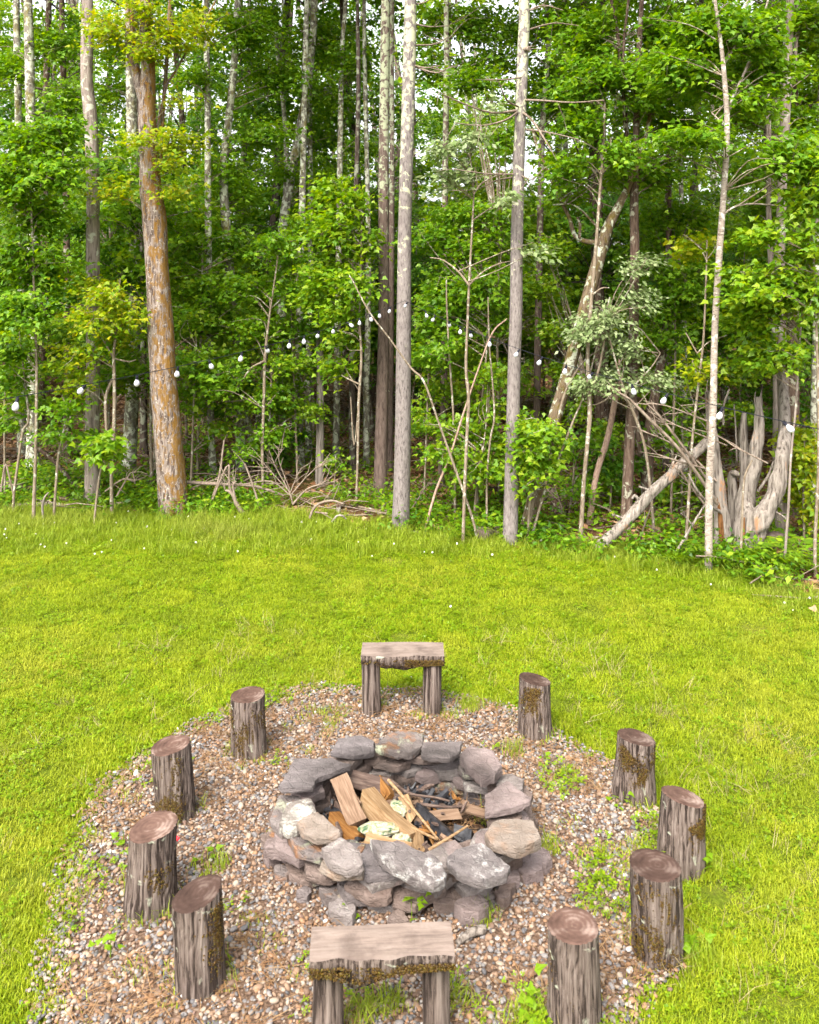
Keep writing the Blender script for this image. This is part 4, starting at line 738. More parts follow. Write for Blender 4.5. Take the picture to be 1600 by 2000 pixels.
M['st_tan'] = stonemat('stone_tan', (.23, .18, .135), (.35, .285, .23), (.46, .385, .32), rust=.18)
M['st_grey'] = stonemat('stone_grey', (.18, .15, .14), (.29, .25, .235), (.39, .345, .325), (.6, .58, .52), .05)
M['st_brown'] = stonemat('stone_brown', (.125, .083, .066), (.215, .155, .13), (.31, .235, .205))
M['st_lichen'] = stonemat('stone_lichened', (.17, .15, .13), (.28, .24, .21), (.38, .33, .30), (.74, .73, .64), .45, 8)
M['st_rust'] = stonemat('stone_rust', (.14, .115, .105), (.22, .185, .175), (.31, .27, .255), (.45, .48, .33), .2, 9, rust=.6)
g = np.random.default_rng(4)
for label, px, py, rx, ry, h, m in (('grey rock beside the foot of the kinked sapling', 945, 1055, .12, .09, .13, 'st_brown'), ('small brown rock left of the dead-branched pine', 972, 1050, .07, .06, .13, 'st_brown'),
                                    ('mossy boulder in the shade behind the dead-branched pine', 1062, 990, .22, .16, .25, 'st_brown'), ('dark low rock right of the snag', 1500, 1080, .2, .15, .22, 'st_brown')):
    p = PZ(px, py, 0); tag(mk('rock', stone_parts(blob_outline(g, p[0], p[1], rx, ry), -.06, h, int(px), 18, .03), M[m], None, (p[0], p[1], 0), sharp=40), label, 'rock')
for label, px, py, wpx, hpx, m in (('brown sawn stump in the shade right of the leaning tree', 1092, 1010, 34, 32, 'bark_brown'), ('low reddish rotten stump behind the kinked sapling', 960, 985, 46, 30, 'rot_wood'), ('splintered pale stub in the grass left of the string light pine', 661, 1008, 10, 22, 'dead_wood')):
    p = PZ(px, py, 0); r = wpx*.5*p[1]/F; h = hpx*p[1]/F
    root = empty('tree_stump', (p[0], p[1], 0), label, 'stump'); mk('stump_body', tube([(p[0], p[1], -.08), (p[0], p[1], h*.5), (p[0]+.01, p[1], h)], [r*1.15, r, r*.92], 14, 2, .12, int(px), cap=False), M[m], root, (p[0], p[1], 0))
    mk('cut_top', stone_parts(blob_outline(g, p[0]+.01, p[1], r*.95, r*.95, n=12, jit=.06), h-.03, h+.004, 3, 16, .004), M['cut_top'], root, (p[0], p[1], 0))

# ---- ferns
def frond_mesh(seed):
    g = np.random.default_rng(seed); L = .55; n = 13; t = np.linspace(0, 1, n+1); x = L*(t-.12*t**3); z = .42*t-.40*t**2.2
    parts = tube(np.stack([x, np.zeros(n+1), z], 1), np.linspace(.004, .001, n+1), 3, cap=False); V = []; Fc = []
    for i in range(2, n+1):
        wd = .13*math.sin(math.pi*min(1, (i/n)*.85+.1))+.01
        for s in (-1, 1):
            b0 = np.array([x[i], 0, z[i]]); tip = b0+np.array([.03, s*wd, -.02+g.normal(0, .012)]); k = len(V)
            V += [b0-[.013, 0, 0], b0*.5+tip*.5+[.016, 0, .004], tip, b0*.5+tip*.5-[.016, 0, -.002]]; Fc.append((k, k+1, k+2, k+3))
    parts.append((np.array(V), np.array(Fc), 0)); return newmesh('frond', parts, [M['fern']], False)
FRONDS = [frond_mesh(s) for s in (1, 2, 3)]
g = np.random.default_rng(12)
for label, px, py, s in (('large bright fern in front of the snag', 1418, 1108, 1.25), ('bright fern right of the birch foot', 1440, 1118, 1.0), ('fern left of the birch foot', 1355, 1108, .9), ('fern clump right of the snag root', 1500, 1112, 1.0), ('yellow fern near the right edge', 1545, 1112, 1.1),
                         ('fern at the right edge below the grey pole', 1585, 1118, 1.1), ('fern beside the thin sapling left of the birch', 1330, 1090, .8), ('fern at the foot of the kinked sapling', 922, 1052, .85), ('fern behind the grey rock between the pines', 948, 1020, .8),
                         ('fern right of the dead-branched pine', 1075, 1030, .8), ('fern before the brown sawn stump', 1110, 1028, .75), ('upright fern left of the mossy tree', 262, 975, .8), ('fern against the foot of the bent grey trunk', 170, 1000, .75),
                         ('fern among the brush right of the mossy tree', 395, 975, .8), ('fern below the dead spray of branches', 560, 990, .85), ('fern left of the dark brush branch', 640, 980, .9), ('fern beside the curved grey branch', 690, 990, .85), ('fern low in the shade below the leaning log', 1300, 1040, .8),
                         ('fern between mossy tree and bent stick', 405, 1000, .6), ('fern patch left of the white trunk foot', 395, 945, .7), ('fern right of the slanting broken stick', 530, 985, .8)):
    p = PZ(px, py, 0); root = empty('fern', (p[0], p[1], 0), label, 'fern', 'ferns along the edge of the wood', g.uniform(0, 6.28)); root.scale = (s, s, s)
    nf = 8
    for i in range(nf):
        o = bpy.data.objects.new('frond', FRONDS[i % 3]); link(o); o.parent = root; o.rotation_euler = (0, g.uniform(-.35, .1), i*6.283/nf+g.uniform(-.3, .3)); k = g.uniform(.7, 1.1); o.scale = (k, k, k)

# ================================================================ STRING LIGHTS
b = NB('bulb_glass'); M['bulb'] = b.done((.5, .5, .57), .12, spec=.6)
b = NB('black_rubber'); M['rubber'] = b.done((.012, .012, .022), .5)
def lathe(prof, seg=12):
    a = np.arange(seg)*2*math.pi/seg; V = np.array([[(r*math.cos(t), r*math.sin(t), z) for t in a] for r, z in prof]).reshape(-1, 3); n = len(prof)
    i = np.arange(n-1)[:, None]*seg; j = np.arange(seg)[None]; k = (j+1) % seg
    return V, np.stack([i+j, i+k, i+seg+k, i+seg+j], -1).reshape(-1, 4)
SOCK = newmesh('socket', [(*lathe([(.0005, .0), (.006, -.001), (.008, -.010), (.013, -.012), (.0135, -.042), (.0005, -.043)]), 0)], [M['rubber']], sharp=40)
BULB = newmesh('bulb', [(*lathe([(.0005, -.040), (.011, -.041), (.014, -.050), (.021, -.062), (.0255, -.078), (.0255, -.088), (.021, -.101), (.012, -.109), (.0005, -.112)], 14), 0)], [M['bulb']])
def string_light(label, A, B, zf, pxs):
    A, B = np.array(A), np.array(B); root = empty('string_light', (A[0], A[1], zf(0)), label, 'string light', 'strings of bulbs over the lawn'); og = np.array(root.location); g = np.random.default_rng(len(pxs))
    t = np.linspace(0, 1.45, 60); P = np.array([[*(A+(B-A)*q), zf(q)] for q in t]); mk('cable', tube(P, np.full(60, .0028), 5), M['rubber'], root, og)
    for px in pxs:
        k = (px-800)/F; q = (k*A[1]-A[0])/((B-A)[0]-k*(B-A)[1]); p = np.array([*(A+(B-A)*q), zf(q)])
        s = bpy.data.objects.new('socket', SOCK); link(s); s.parent = root; s.location = p-og; s.rotation_euler = (g.normal(0, .35), g.normal(0, .4), g.uniform(0, 6)); s.scale = (.76,)*3
        bb = bpy.data.objects.new('bulb', BULB); link(bb); bb.parent = s
string_light('string of white bulbs sagging from the string light pine towards the left edge', (-.055, 10.80), (-2.25, 5.0), lambda t: 2.90-.77*t+.38*t*t, [35, 168, 268, 348, 408, 473, 519, 566, 594, 624, 653, 678, 702, 722, 741, 763])
string_light('string of white bulbs sagging from the string light pine towards the right edge', (-.055, 10.80), (2.14, 5.0), lambda t: 2.90-.97*t+.44*t*t, [796, 831, 851, 876, 899, 919, 958, 1015, 1060, 1107, 1159, 1234, 1305, 1412, 1528])

# ================================================================ LOG STOOLS AND BENCHES
OCT = (np.array([(1, 0, 0), (0, 1, 0), (-1, 0, 0), (0, -1, 0), (0, 0, 1), (0, 0, -1)], float), np.array([(0, 1, 4), (1, 2, 4), (2, 3, 4), (3, 0, 4), (1, 0, 5), (2, 1, 5), (3, 2, 5), (0, 3, 5)]))
def tufts(P, size, g):
    n = len(P); s = size*g.uniform(.5, 1.3, (n, 1, 1))*g.uniform(.7, 1.2, (n, 1, 3)); V = P[:, None]+OCT[0][None]*s+g.normal(0, size*.2, (n, 6, 3))
    return V.reshape(-1, 3), (OCT[1][None]+(np.arange(n)*6)[:, None, None]).reshape(-1, 3)
def log_parts(R0, h, g, tilt=0., tax=0., seg=120, rings=26, ridge=.085, flare=None, nr=25):
    """upright log at the origin: bark side, and its sawn top (tilted cut)"""
    flare = g.uniform(-.03, .12) if flare is None else flare; bul = g.uniform(-.04, .05)
    a = np.arange(seg)*2*math.pi/seg; zz = np.linspace(-.05, 1, rings); ph = g.uniform(0, 6, 6); rows = []
    for u in zz:
        warp = a+.10*np.sin(u*5+ph[0])+.07*np.sin(u*11+3*a+ph[1])
        rd = 1-np.abs(np.sin(warp*nr/2+ph[2]+.8*np.sin(u*7+ph[4])))**.6
        rad = R0*(1+.035*np.sin(2*a+ph[3])+.02*np.sin(3*a+ph[5])+flare*(1-u)**2+bul*math.sin(u*4+ph[0])+.02*np.sin(a+u*3+ph[1])-ridge*rd*(.7+.5*np.sin(u*13+a*5+ph[1])))
        x, y = rad*np.cos(a), rad*np.sin(a); zt = h+math.tan(tilt)*(x*math.cos(tax)+y*math.sin(tax))
        rows.append(np.stack([x, y, np.where(u > 0, u*zt, u*h)], 1))
    V = np.vstack(rows); i = np.arange(rings-1)[:, None]*seg; j = np.arange(seg)[None]; k = (j+1) % seg
    side = [(V, np.stack([i+j, i+k, i+seg+k, i+seg+j], -1).reshape(-1, 4), 0)]
    top = rows[-1]; c = top.mean(0); T = [top]+[c+(top-c)*s+np.array([0, 0, dz]) for s, dz in ((.97, .003), (.8, .001), (.5, .002), (.2, .0))]+[c[None]]
    TV = np.vstack(T); q = np.vstack([np.stack([r*seg+j[0], r*seg+k[0], (r+1)*seg+k[0], (r+1)*seg+j[0]], 1) for r in range(4)])
    return side, [(TV, q, 0), (TV, np.stack([4*seg+j[0], 4*seg+k[0], np.full(seg, 5*seg)], 1), 0)]
def moss_on(R0, h, zones, g):
    P = []
    for ang, z, da, dz, n in zones:
        n = int(n*4.0); a = ang+g.normal(0, da*1.15, n); q = z+g.normal(0, dz*1.2, n); ok = (nz(np.stack([a*2, q*14], 1), int(n), 2.0) > -.25) & (q > .01) & (q < h-.015); a, q = a[ok], q[ok]
        P.append(np.stack([np.cos(a)*R0*.985, np.sin(a)*R0*.985, q], 1))
    return np.vstack(P)
# angle 0 = towards the right of the picture, -pi/2 = towards the camera
CAMA = -math.pi/2
STOOLS = [
    ('log stool with rusty moss low on its front, back left of the pit', 487, 1469, 485, 1357, 67, 5, [(-1.3, .10, .35, .05, 380), (-.9, .2, .3, .05, 120), (-2.7, .24, .1, .05, 40)]),
    ('log stool with a pale lichen spot and moss at its foot, left of the pit', 343, 1592, 333, 1455, 72, 9, [(-1.8, .09, .5, .045, 480), (-1.2, .31, .2, .035, 120), (-2.2, .33, .15, .04, 50)]),
    ('leftmost log stool, grey bark with a few mossy smudges', 293, 1765, 301, 1614, 94, 8, [(-1.2, .15, .4, .04, 120), (-2.3, .10, .5, .05, 120)]),
    ('log stool with steeply tilted top and deep bark ridges, front left', 392, 1920, 386, 1745, 94, 15, [(-.4, .26, .25, .08, 160)]),
    ('log stool with streaks of brown moss down its left side, back right', 1045, 1432, 1045, 1327, 61, -10, [(-1.9, .28, .25, .06, 220), (-2.6, .12, .2, .06, 90), (-1.6, .16, .2, .05, 120)]),
    ('log stool patched all over with rusty moss, right of the pit', 1238, 1552, 1243, 1440, 73, -9, [(-1.0, .14, .55, .045, 420), (-2.3, .27, .25, .05, 170), (-.5, .22, .2, .04, 90), (-1.6, .06, .4, .04, 150)]),
    ('rightmost log stool, moss-banded, its top sloping right', 1331, 1685, 1335, 1556, 83, -15, [(-1.0, .22, .35, .02, 260), (-.8, .08, .45, .05, 240), (-.3, .28, .2, .04, 110)]),
    ('log stool with a green moss band under its rim, front right', 1284, 1862, 1279, 1689, 98, 0, [(-1.2, .33, .4, .02, 260), (-1.2, .27, .25, .03, 120), (-1.6, .13, .5, .05, 200), (-2.6, .2, .15, .1, 120)]),
    ('log stool cut off by the bottom edge, front right', 1122, 1996, 1120, 1807, 100, 0, [(-1.5, .14, .15, .02, 60), (-2.8, .2, .15, .08, 60)])]
for label, bx, by, tx, ty, wpx, tl, zones in STOOLS:
    p = PZ(bx, by, .02); d = p[1]; h = CH-(ty-HZ)*d/F-.02; R0 = wpx*.5*d/F; g = np.random.default_rng(bx)
    root = empty('log_stool', (p[0], p[1], .02), label, 'log stool', 'log stools around the fire pit')
    side, top = log_parts(R0, h, g, R(tl), .3)
    lean = (tx-bx)*d/F/h
    def sh(parts): return [(v+np.stack([v[:, 2]*lean, 0*v[:, 2], 0*v[:, 2]], 1), f, i) for v, f, i in parts]
    mk('bark', sh(side), M['stool_bark'], root); mk('cut_top', sh(top), M['cut_top'], root, sharp=60)
    mp = moss_on(R0, h, zones, g)
    if len(mp): tag(mk('moss', sh([(*tufts(mp, .0058, g), 0)]), M['moss'], root), kind='stuff')

def bench(label, cx, y0, y1, x0, x1, zt, legs, rz, bulge, mossy, seed):
    g = np.random.default_rng(seed); root = empty('log_bench', (cx, (y0+y1)/2, .02), label, 'bench', 'log benches beside the fire pit', rz); Lh = (x1-x0)/2; D = (y1-y0)/2; nu = 26; rows = []; a = np.linspace(0, math.pi, 13)
    for u in np.linspace(-1, 1, nu):
        bl = bulge(u); wob = .008*math.sin(u*5+seed)+.005*math.sin(u*13)
        top = np.array([(v, zt+.002*math.sin(v*60+u*3)) for v in np.linspace(D+.004, -D-wob, 9)])
        bot = np.array([(-(D+wob+.006)*math.cos(t), zt-.018-bl*math.sin(t)**.75*(1+.12*math.sin(t*7+u*9))) for t in a])
        rows.append(np.array([(u*Lh, v, z-.02) for v, z in np.vstack([top, bot])]))
    n = len(rows[0]); V = np.vstack(rows); i = np.arange(nu-1)[:, None]*n; j = np.arange(n)[None]; k = (j+1) % n
    q = np.stack([i+j, i+k, i+n+k, i+n+j], -1); tq = q[:, :8].reshape(-1, 4); bq = q[:, 8:].reshape(-1, 4)
    ends = []
    for r, fl in ((rows[0], 1), (rows[-1], 0)):
        vv = np.vstack([r, r.mean(0)]); f = np.stack([np.arange(n), (np.arange(n)+1) % n, np.full(n, n)], 1); ends.append((vv, f if fl else f[:, ::-1], 0))
    mk('seat', [(V, tq[:, ::-1], 0), (V, bq[:, ::-1], 1)]+ends, [M['seat_wood'], M['stool_bark']], root, sharp=45)
    for lx, ly, r, ln in legs:
        side, top = log_parts(r, zt-.06, g, seg=44, rings=14, ridge=.045, nr=11); lean = ln/(zt-.06)
        side = [(v+np.stack([v[:, 2]*lean, 0*v[:, 2], 0*v[:, 2]], 1), f, 0) for v, f, _ in side]
        mk('leg', side, M['stool_bark'], root, loc=(lx, ly, 0))
    nm = 1700; u = g.uniform(-1, 1, nm); keep = np.array([mossy(q) for q in u]) > g.random(nm); u = u[keep]
    P = np.stack([u*Lh, -D-.006-.006*g.random(len(u)), zt-.045-g.random(len(u))*np.array([bulge(q) for q in u])*.5], 1)
    tag(mk('moss', [(*tufts(P, .0055, g), 0)], M['moss'], root), kind='stuff')
bench('log bench on the grass side behind the fire pit', -.05, 6.29, 6.53, -.355, .25, .455, [(-.225, -.055, .068, -.01), (.215, -.055, .066, .005)], 0, lambda u: .055+.035*(1-abs(u))+(.02 if u > -.6 else 0), lambda u: .8 if u > .05 else .08, 3)
bench('log bench in front of the fire pit at the bottom edge', -.115, 3.54, 3.725, -.41, .185, .425, [(-.225, -.012, .064, 0), (.225, -.012, .056, 0)], R(3), lambda u: .055+.07*math.exp(-((u+.3)/.35)**2)+.012*(1-u), lambda u: .8 if u < -.5 or u > -.1 else .35, 8)

# ================================================================ FIRE PIT
PC = np.array([-.035, 4.93]); PRX, PRY = 1.0, .82; pit = empty('fire_pit', (PC[0], PC[1], .02), 'round dry-stacked stone fire pit in the middle of the gravel', 'fire pit'); pog = np.array(pit.location)
def cpx(cx, cy): return 500+cx/2.667, 1400+cy/2.667
CAPS = [  # plan outlines: crop pixels of the photograph projected to the height of the stone's top
    ([(390, 195), (430, 115), (550, 80), (615, 115), (618, 175), (520, 205)], .31, .06, 'st_slate'), ([(622, 160), (680, 95), (760, 70), (878, 80), (868, 140), (800, 185), (700, 182)], .315, .08, 'st_rust'),
    ([(868, 128), (1078, 122), (1066, 185), (1000, 225), (862, 195)], .31, .06, 'st_slate'), ([(1060, 190), (1110, 150), (1235, 175), (1282, 250), (1240, 290), (1170, 300), (1100, 245)], .335, .11, 'st_pink'),
    ([(1195, 395), (1310, 330), (1440, 445), (1380, 470), (1200, 495)], .32, .06, 'st_pink'), ([(1195, 610), (1245, 530), (1430, 522), (1495, 620), (1375, 690), (1215, 650)], .325, .10, 'st_tan'),
    ([(988, 740), (1050, 690), (1185, 662), (1335, 770), (1300, 810), (1170, 840), (1040, 800)], .32, .08, 'st_slate_l'), ([(600, 650), (700, 652), (950, 722), (998, 800), (975, 845), (870, 850), (760, 800), (640, 730)], .33, .095, 'st_slate_l'),
    ([(345, 690), (440, 625), (558, 700), (560, 765), (480, 785), (380, 750)], .315, .07, 'st_grey'), ([(208, 545), (310, 500), (450, 600), (420, 622), (310, 625), (240, 590)], .33, .06, 'st_tan'),
    ([(115, 555), (155, 440), (280, 420), (322, 500), (215, 585), (150, 590)], .30, .09, 'st_lichen'), ([(115, 375), (200, 212), (390, 205), (505, 240), (310, 322), (300, 372), (130, 392)], .32, .05, 'st_slate'),
    ([(330, 790), (350, 745), (560, 775), (560, 815), (400, 830)], .24, .05, 'st_tan'), ([(1200, 540), (1260, 480), (1320, 540), (1260, 600)], .25, .09, 'st_brown')]
for k, (ol, zt, th, m) in enumerate(CAPS):
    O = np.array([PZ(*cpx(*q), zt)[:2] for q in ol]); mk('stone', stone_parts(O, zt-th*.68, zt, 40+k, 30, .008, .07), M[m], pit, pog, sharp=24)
g = np.random.default_rng(21); SM = ['st_brown', 'st_pink', 'st_grey', 'st_slate', 'st_brown', 'st_rust', 'st_pink', 'st_brown']
for c, (zb, th, ro, n) in enumerate(((.0, .06, .66, 13), (.045, .05, .645, 15), (.085, .045, .635, 14), (.12, .042, .63, 15), (.152, .04, .625, 13), (.182, .036, .625, 12))):
    ph = g.uniform(0, 6.28); a0 = np.sort(ph+np.arange(n)*6.283/n+g.uniform(-.1, .1, n)); wd = np.diff(np.r_[a0, a0[0]+6.283])
    for i in range(n):
        a = a0[i]+wd[i]/2; half = wd[i]*ro/2*g.uniform(.88, 1.04); r = ro-.01+g.normal(0, .02); dp = g.uniform(.09, .12); hh = th*g.uniform(.8, 1.25); zz = .02+zb+g.normal(0, .006)
        ol = blob_outline(g, PC[0]+math.cos(a)*r*PRX, PC[1]+math.sin(a)*r*PRY, dp, half*(.9 if abs(math.cos(a)) > .6 else 1.05), a, 6, .2)
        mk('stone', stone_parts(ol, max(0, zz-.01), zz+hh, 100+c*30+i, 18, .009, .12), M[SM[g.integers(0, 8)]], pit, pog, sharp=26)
for i in range(16):      # small loose stones at the foot
    a = g.uniform(3.3, 6.2) if i < 11 else g.uniform(0, 6.28); r = g.uniform(.72, .80); s = g.uniform(.04, .09)
    mk('stone', stone_parts(blob_outline(g, PC[0]+math.cos(a)*r*PRX, PC[1]+math.sin(a)*r*.86, s*.8, s, a), .0, .03+s*g.uniform(.5, .9), 300+i, 14, .008), M[SM[g.integers(0, 8)]], pit, pog, sharp=38)
b = NB('ash'); v = b.n('NewGeometry', 0); n1 = b.noise(v, 22, 5); n2 = b.noise(v, 6, 3)
c = b.ramp(n1, [(.32, (.012, .01, .009)), (.5, (.06, .04, .028)), (.7, (.19, .10, .05))]); M['ash'] = b.done(c, .95, n1, .8, .03, .1)
xs_ = np.linspace(-.56, .56, 29); X, Y = np.meshgrid(xs_, xs_); V = np.stack([X+PC[0], Y+PC[1], .035+.03*nz(np.stack([X, Y], -1), 3, 9)], -1).reshape(-1, 3)
i = np.arange(28)[:, None]*29+np.arange(28)[None]; Fq = np.stack([i, i+1, i+30, i+29], -1).reshape(-1, 4); Fq = Fq[np.hypot(*((V[Fq].mean(1)[:, :2]-PC)/np.array([PRX, PRY])).T) < .58]
mk('ash_bed', [(V, Fq, 0)], M['ash'], pit, pog)

# firewood and litter in the pit, each piece a thing
def woodmat(name, c1, c2, c3):
    b = NB(name); v = b.pos((1.0, 9, 9)); n1 = b.noise(v, 9, 6, .6, .4); c = b.ramp(n1, [(.3, c1), (.5, c2), (.72, c3)]); return b.done(c, .8, n1, .4, .006, .15)
M['fw_tan'] = woodmat('split_wood_tan', (0.120, 0.068, 0.030), (0.215, 0.135, 0.070), (0.300, 0.208, 0.122)); M['fw_brown'] = woodmat('split_wood_brown', (0.088, 0.052, 0.031), (0.156, 0.099, 0.065), (0.218, 0.151, 0.104))
M['fw_bark'] = woodmat('firewood_bark', (0.031, 0.021, 0.016), (0.078, 0.052, 0.042), (0.140, 0.104, 0.083)); M['fw_orange'] = woodmat('rotten_orange_wood', (0.085, 0.032, 0.009), (0.180, 0.080, 0.022), (0.260, 0.140, 0.050))
b = NB('charcoal'); v = b.pos(); n1 = b.noise(v, 30, 5); M['char'] = b.done(b.ramp(n1, [(.35, (.006, .006, .008)), (.7, (.035, .035, .04))]), .55, n1, .8, .01, .4)
b = NB('printed_paper'); v = b.n('NewGeometry', 0); n1 = b.noise(v, 16, 4, .6, 1.2); c = b.ramp(n1, [(.36, (.03, .09, .045)), (.43, (.20, .21, .12)), (.5, (.30, .29, .24)), (.58, (.17, .165, .06)), (.64, (.27, .26, .2))])
M['paper'] = b.done(c, .5, b.noise(v, 9, 3), .3, .01, .3)
def firewood(name, label, cat, p0, p1, wd, th, mats, roll=0, tri=False, seed=0, n=10):
    """split billet: faces 0 = cleft wood, 1 = bark; p0/p1 = crop pixel + height"""
    A = np.array(PZ(*cpx(p0[0], p0[1]), p0[2])); B = np.array(PZ(*cpx(p1[0], p1[1]), p1[2])); X = nrm(B-A); Ln = np.linalg.norm(B-A); g = np.random.default_rng(seed)
    S = nrm(np.cross([0, 0, 1.], X)); U = np.cross(X, S); c, s = math.cos(roll), math.sin(roll); S, U = S*c+U*s, U*c-S*s
    prof = [(-.5, .5), (.5, .5), (.42, -.1), (.2, -.45), (-.2, -.5), (-.45, -.1)] if not tri else [(0, .55), (.5, -.2), (.25, -.45), (-.25, -.45), (-.5, -.2)]
    m = len(prof); rows = []
    for u in np.linspace(0, 1, n): rows.append([np.array([u*Ln, (x+.04*math.sin(u*5+seed))*wd, y*th]) for x, y in prof])
    V = np.array(rows).reshape(-1, 3); V[:, 1:] += np.stack([nz(V, seed+1, 30), nz(V, seed+2, 30)], 1)*wd*.05; V[:m, 0] += g.normal(0, .008, m); V[-m:, 0] += g.normal(0, .008, m)
    i = np.arange(n-1)[:, None]*m; j = np.arange(m)[None]; k = (j+1) % m; q = np.stack([i+j, i+k, i+m+k, i+m+j], -1); nw = 1 if not tri else 1
    wood = [0] if not tri else [0, m-1]; bk = [x for x in range(m) if x not in wood]
    parts = [(V, q[:, wood].reshape(-1, 4)[:, ::-1], 0), (V, q[:, bk].reshape(-1, 4)[:, ::-1], 1)]
    for r, fl in ((V[:m], 1), (V[-m:], 0)):
        f = np.stack([np.arange(m), (np.arange(m)+1) % m, np.full(m, m)], 1); parts.append((np.vstack([r, r.mean(0)]), f if fl else f[:, ::-1], 0))
    o = mk(name, parts, [M[x] for x in mats], sharp=30); o.matrix_world = Matrix(((X[0], S[0], U[0], A[0]), (X[1], S[1], U[1], A[1]), (X[2], S[2], U[2], A[2]), (0, 0, 0, 1)))
    return tag(o, label, cat, 'firewood in the pit')
firewood('firewood_log', 'flat brown split plank leaning on the left inner wall of the pit', 'firewood', (425, 320, .27), (530, 560, .14), .105, .05, ('fw_brown', 'fw_brown'), .25, seed=1)
firewood('firewood_log', 'long split log with pale tan face lying across the pit middle', 'firewood', (565, 410, .20), (805, 640, .12), .14, .10, ('fw_tan', 'fw_brown'), .5, True, seed=2)
firewood('firewood_log', 'short tan split log beside the charred log', 'firewood', (775, 410, .19), (825, 530, .13), .085, .06, ('fw_tan', 'fw_brown'), -.2, True, seed=3)
firewood('charred_log', 'black charred log in the right of the fire pit', 'firewood', (850, 480, .14), (1020, 640, .10), .09, .085, ('char', 'char'), .3, True, seed=4)
firewood('charred_log', 'short black charred end at the right inner wall of the pit', 'firewood', (1040, 590, .10), (1125, 625, .10), .08, .07, ('char', 'char'), .1, True, seed=5)
firewood('firewood_log', 'pale tan split log at the front inner edge of the pit', 'firewood', (565, 635, .15), (800, 690, .13), .075, .06, ('fw_tan', 'fw_tan'), -.3, True, seed=6)
firewood('firewood_log', 'small pale wood chunk near the front stone of the pit', 'firewood', (835, 610, .13), (850, 690, .12), .07, .05, ('fw_tan', 'fw_tan'), .2, True, seed=7)
firewood('firewood_log', 'brown bark-covered log at the back of the pit', 'firewood', (480, 320, .18), (690, 365, .14), .11, .10, ('fw_bark', 'fw_bark'), 0, True, seed=8)
firewood('firewood_log', 'orange rotten wood piece at the left of the pit', 'firewood', (395, 525, .14), (545, 640, .12), .11, .07, ('fw_orange', 'fw_orange'), .4, True, seed=9)
firewood('firewood_log', 'small orange wood block behind the long split log', 'firewood', (650, 330, .17), (700, 420, .13), .07, .06, ('fw_orange', 'fw_tan'), .2, True, seed=10)
firewood('firewood_log', 'brown split log under the twigs at the back right of the pit', 'firewood', (890, 520, .12), (1060, 500, .12), .07, .06, ('fw_brown', 'fw_bark'), .1, True, seed=12)
firewood('firewood_log', 'thin flat board lying at the right inner wall of the pit', 'firewood', (1080, 480, .13), (1200, 510, .15), .07, .025, ('fw_brown', 'fw_brown'), 0, seed=13)
firewood('firewood_log', 'small dark billet under the brown split plank', 'firewood', (400, 440, .10), (480, 560, .10), .07, .06, ('fw_bark', 'fw_bark'), 0, True, seed=14)
for label, pl, wm in (('long thin stick running across the middle of the pit', [(690, 330, .24), (820, 480, .20), (950, 640, .15)], 'fw_tan'), ('thin stick low behind the front stone of the pit', [(795, 570, .15), (880, 610, .14), (960, 645, .14)], 'fw_tan'),
                  ('straight tan stick resting on the charred log', [(900, 695, .13), (1000, 635, .17), (1105, 568, .19)], 'fw_tan'), ('knobbly brown twig at the back right inside the pit', [(855, 455, .16), (930, 465, .17), (1010, 470, .16), (1090, 465, .16)], 'fw_bark'),
                  ('thin dark twig at the back wall of the pit', [(700, 330, .16), (800, 400, .15), (930, 420, .14), (1010, 440, .14)], 'fw_bark'), ('thin stick slanting by the brown plank in the pit', [(465, 315, .27), (500, 380, .22), (545, 450, .2)], 'fw_brown')):
    P = np.array([PZ(*cpx(x, y), z) for x, y, z in pl]); og = P[0].copy(); og[2] = .05
    tag(mk('stick', tube(P, np.linspace(.010, .006, len(P)), 7, 4, .1, int(pl[0][0])), M[wm], None, og), label, 'stick', 'firewood in the pit')
def crumple(name, label, cat, cx, cy, z, rx, ry, rz_, m, seed):
    c = np.array(PZ(*cpx(cx, cy), z)); g = np.random.default_rng(seed); nu, nv = 18, 11; V = []
    for i in range(nv):
        th = math.pi*i/(nv-1)
        for j in range(nu): a = 2*math.pi*j/nu; V.append((math.sin(th)*math.cos(a), math.sin(th)*math.sin(a), math.cos(th)))
    V = np.array(V); cr = 1+.30*np.abs(nz(V, seed, 5))-.38*np.abs(nz(V, seed+1, 9)); V = V*cr[:, None]*np.array([rx, ry, rz_])+c
    i = np.arange(nv-1)[:, None]*nu; j = np.arange(nu)[None]; k = (j+1) % nu
    return tag(mk(name, [(V, np.stack([i+j, i+nu+j, i+nu+k, i+k], -1).reshape(-1, 4), 0)], M[m], None, (c[0], c[1], c[2]-rz_), smooth=False), label, cat)
crumple('crumpled_paper', 'crumpled printed paper in yellow and green on the firewood', 'paper', 640, 585, .16, .115, .055, .03, 'paper', 3)
crumple('crumpled_paper', 'small crumpled yellow paper behind the long split log', 'paper', 745, 480, .15, .06, .07, .035, 'paper', 8)
crumple('crumpled_paper', 'bit of yellow paper by the front stone of the pit', 'paper', 760, 640, .13, .05, .035, .03, 'paper', 11)
b = NB('red_plastic'); M['red'] = b.done((.6, .03, .04), .4)
crumple('plastic_scrap', 'tiny red plastic scrap on the gravel by the leftmost log stool', 'scrap', 0, 0, .03, .015, .012, .015, 'red', 5).location = PZ(346, 1640, .03)-np.array([0, 0, .01])
p0, p1 = PZ(893, 1843, .035), PZ(946, 1815, .05)
tag(mk('stick', tube([p0, (p0+p1)/2+np.array([.0, .01, .008]), p1], [.014, .02, .024], 9, 4, .15, 5), M['dead_wood'], None, p0), 'stubby grey stick on the gravel right of the front bench', 'stick')

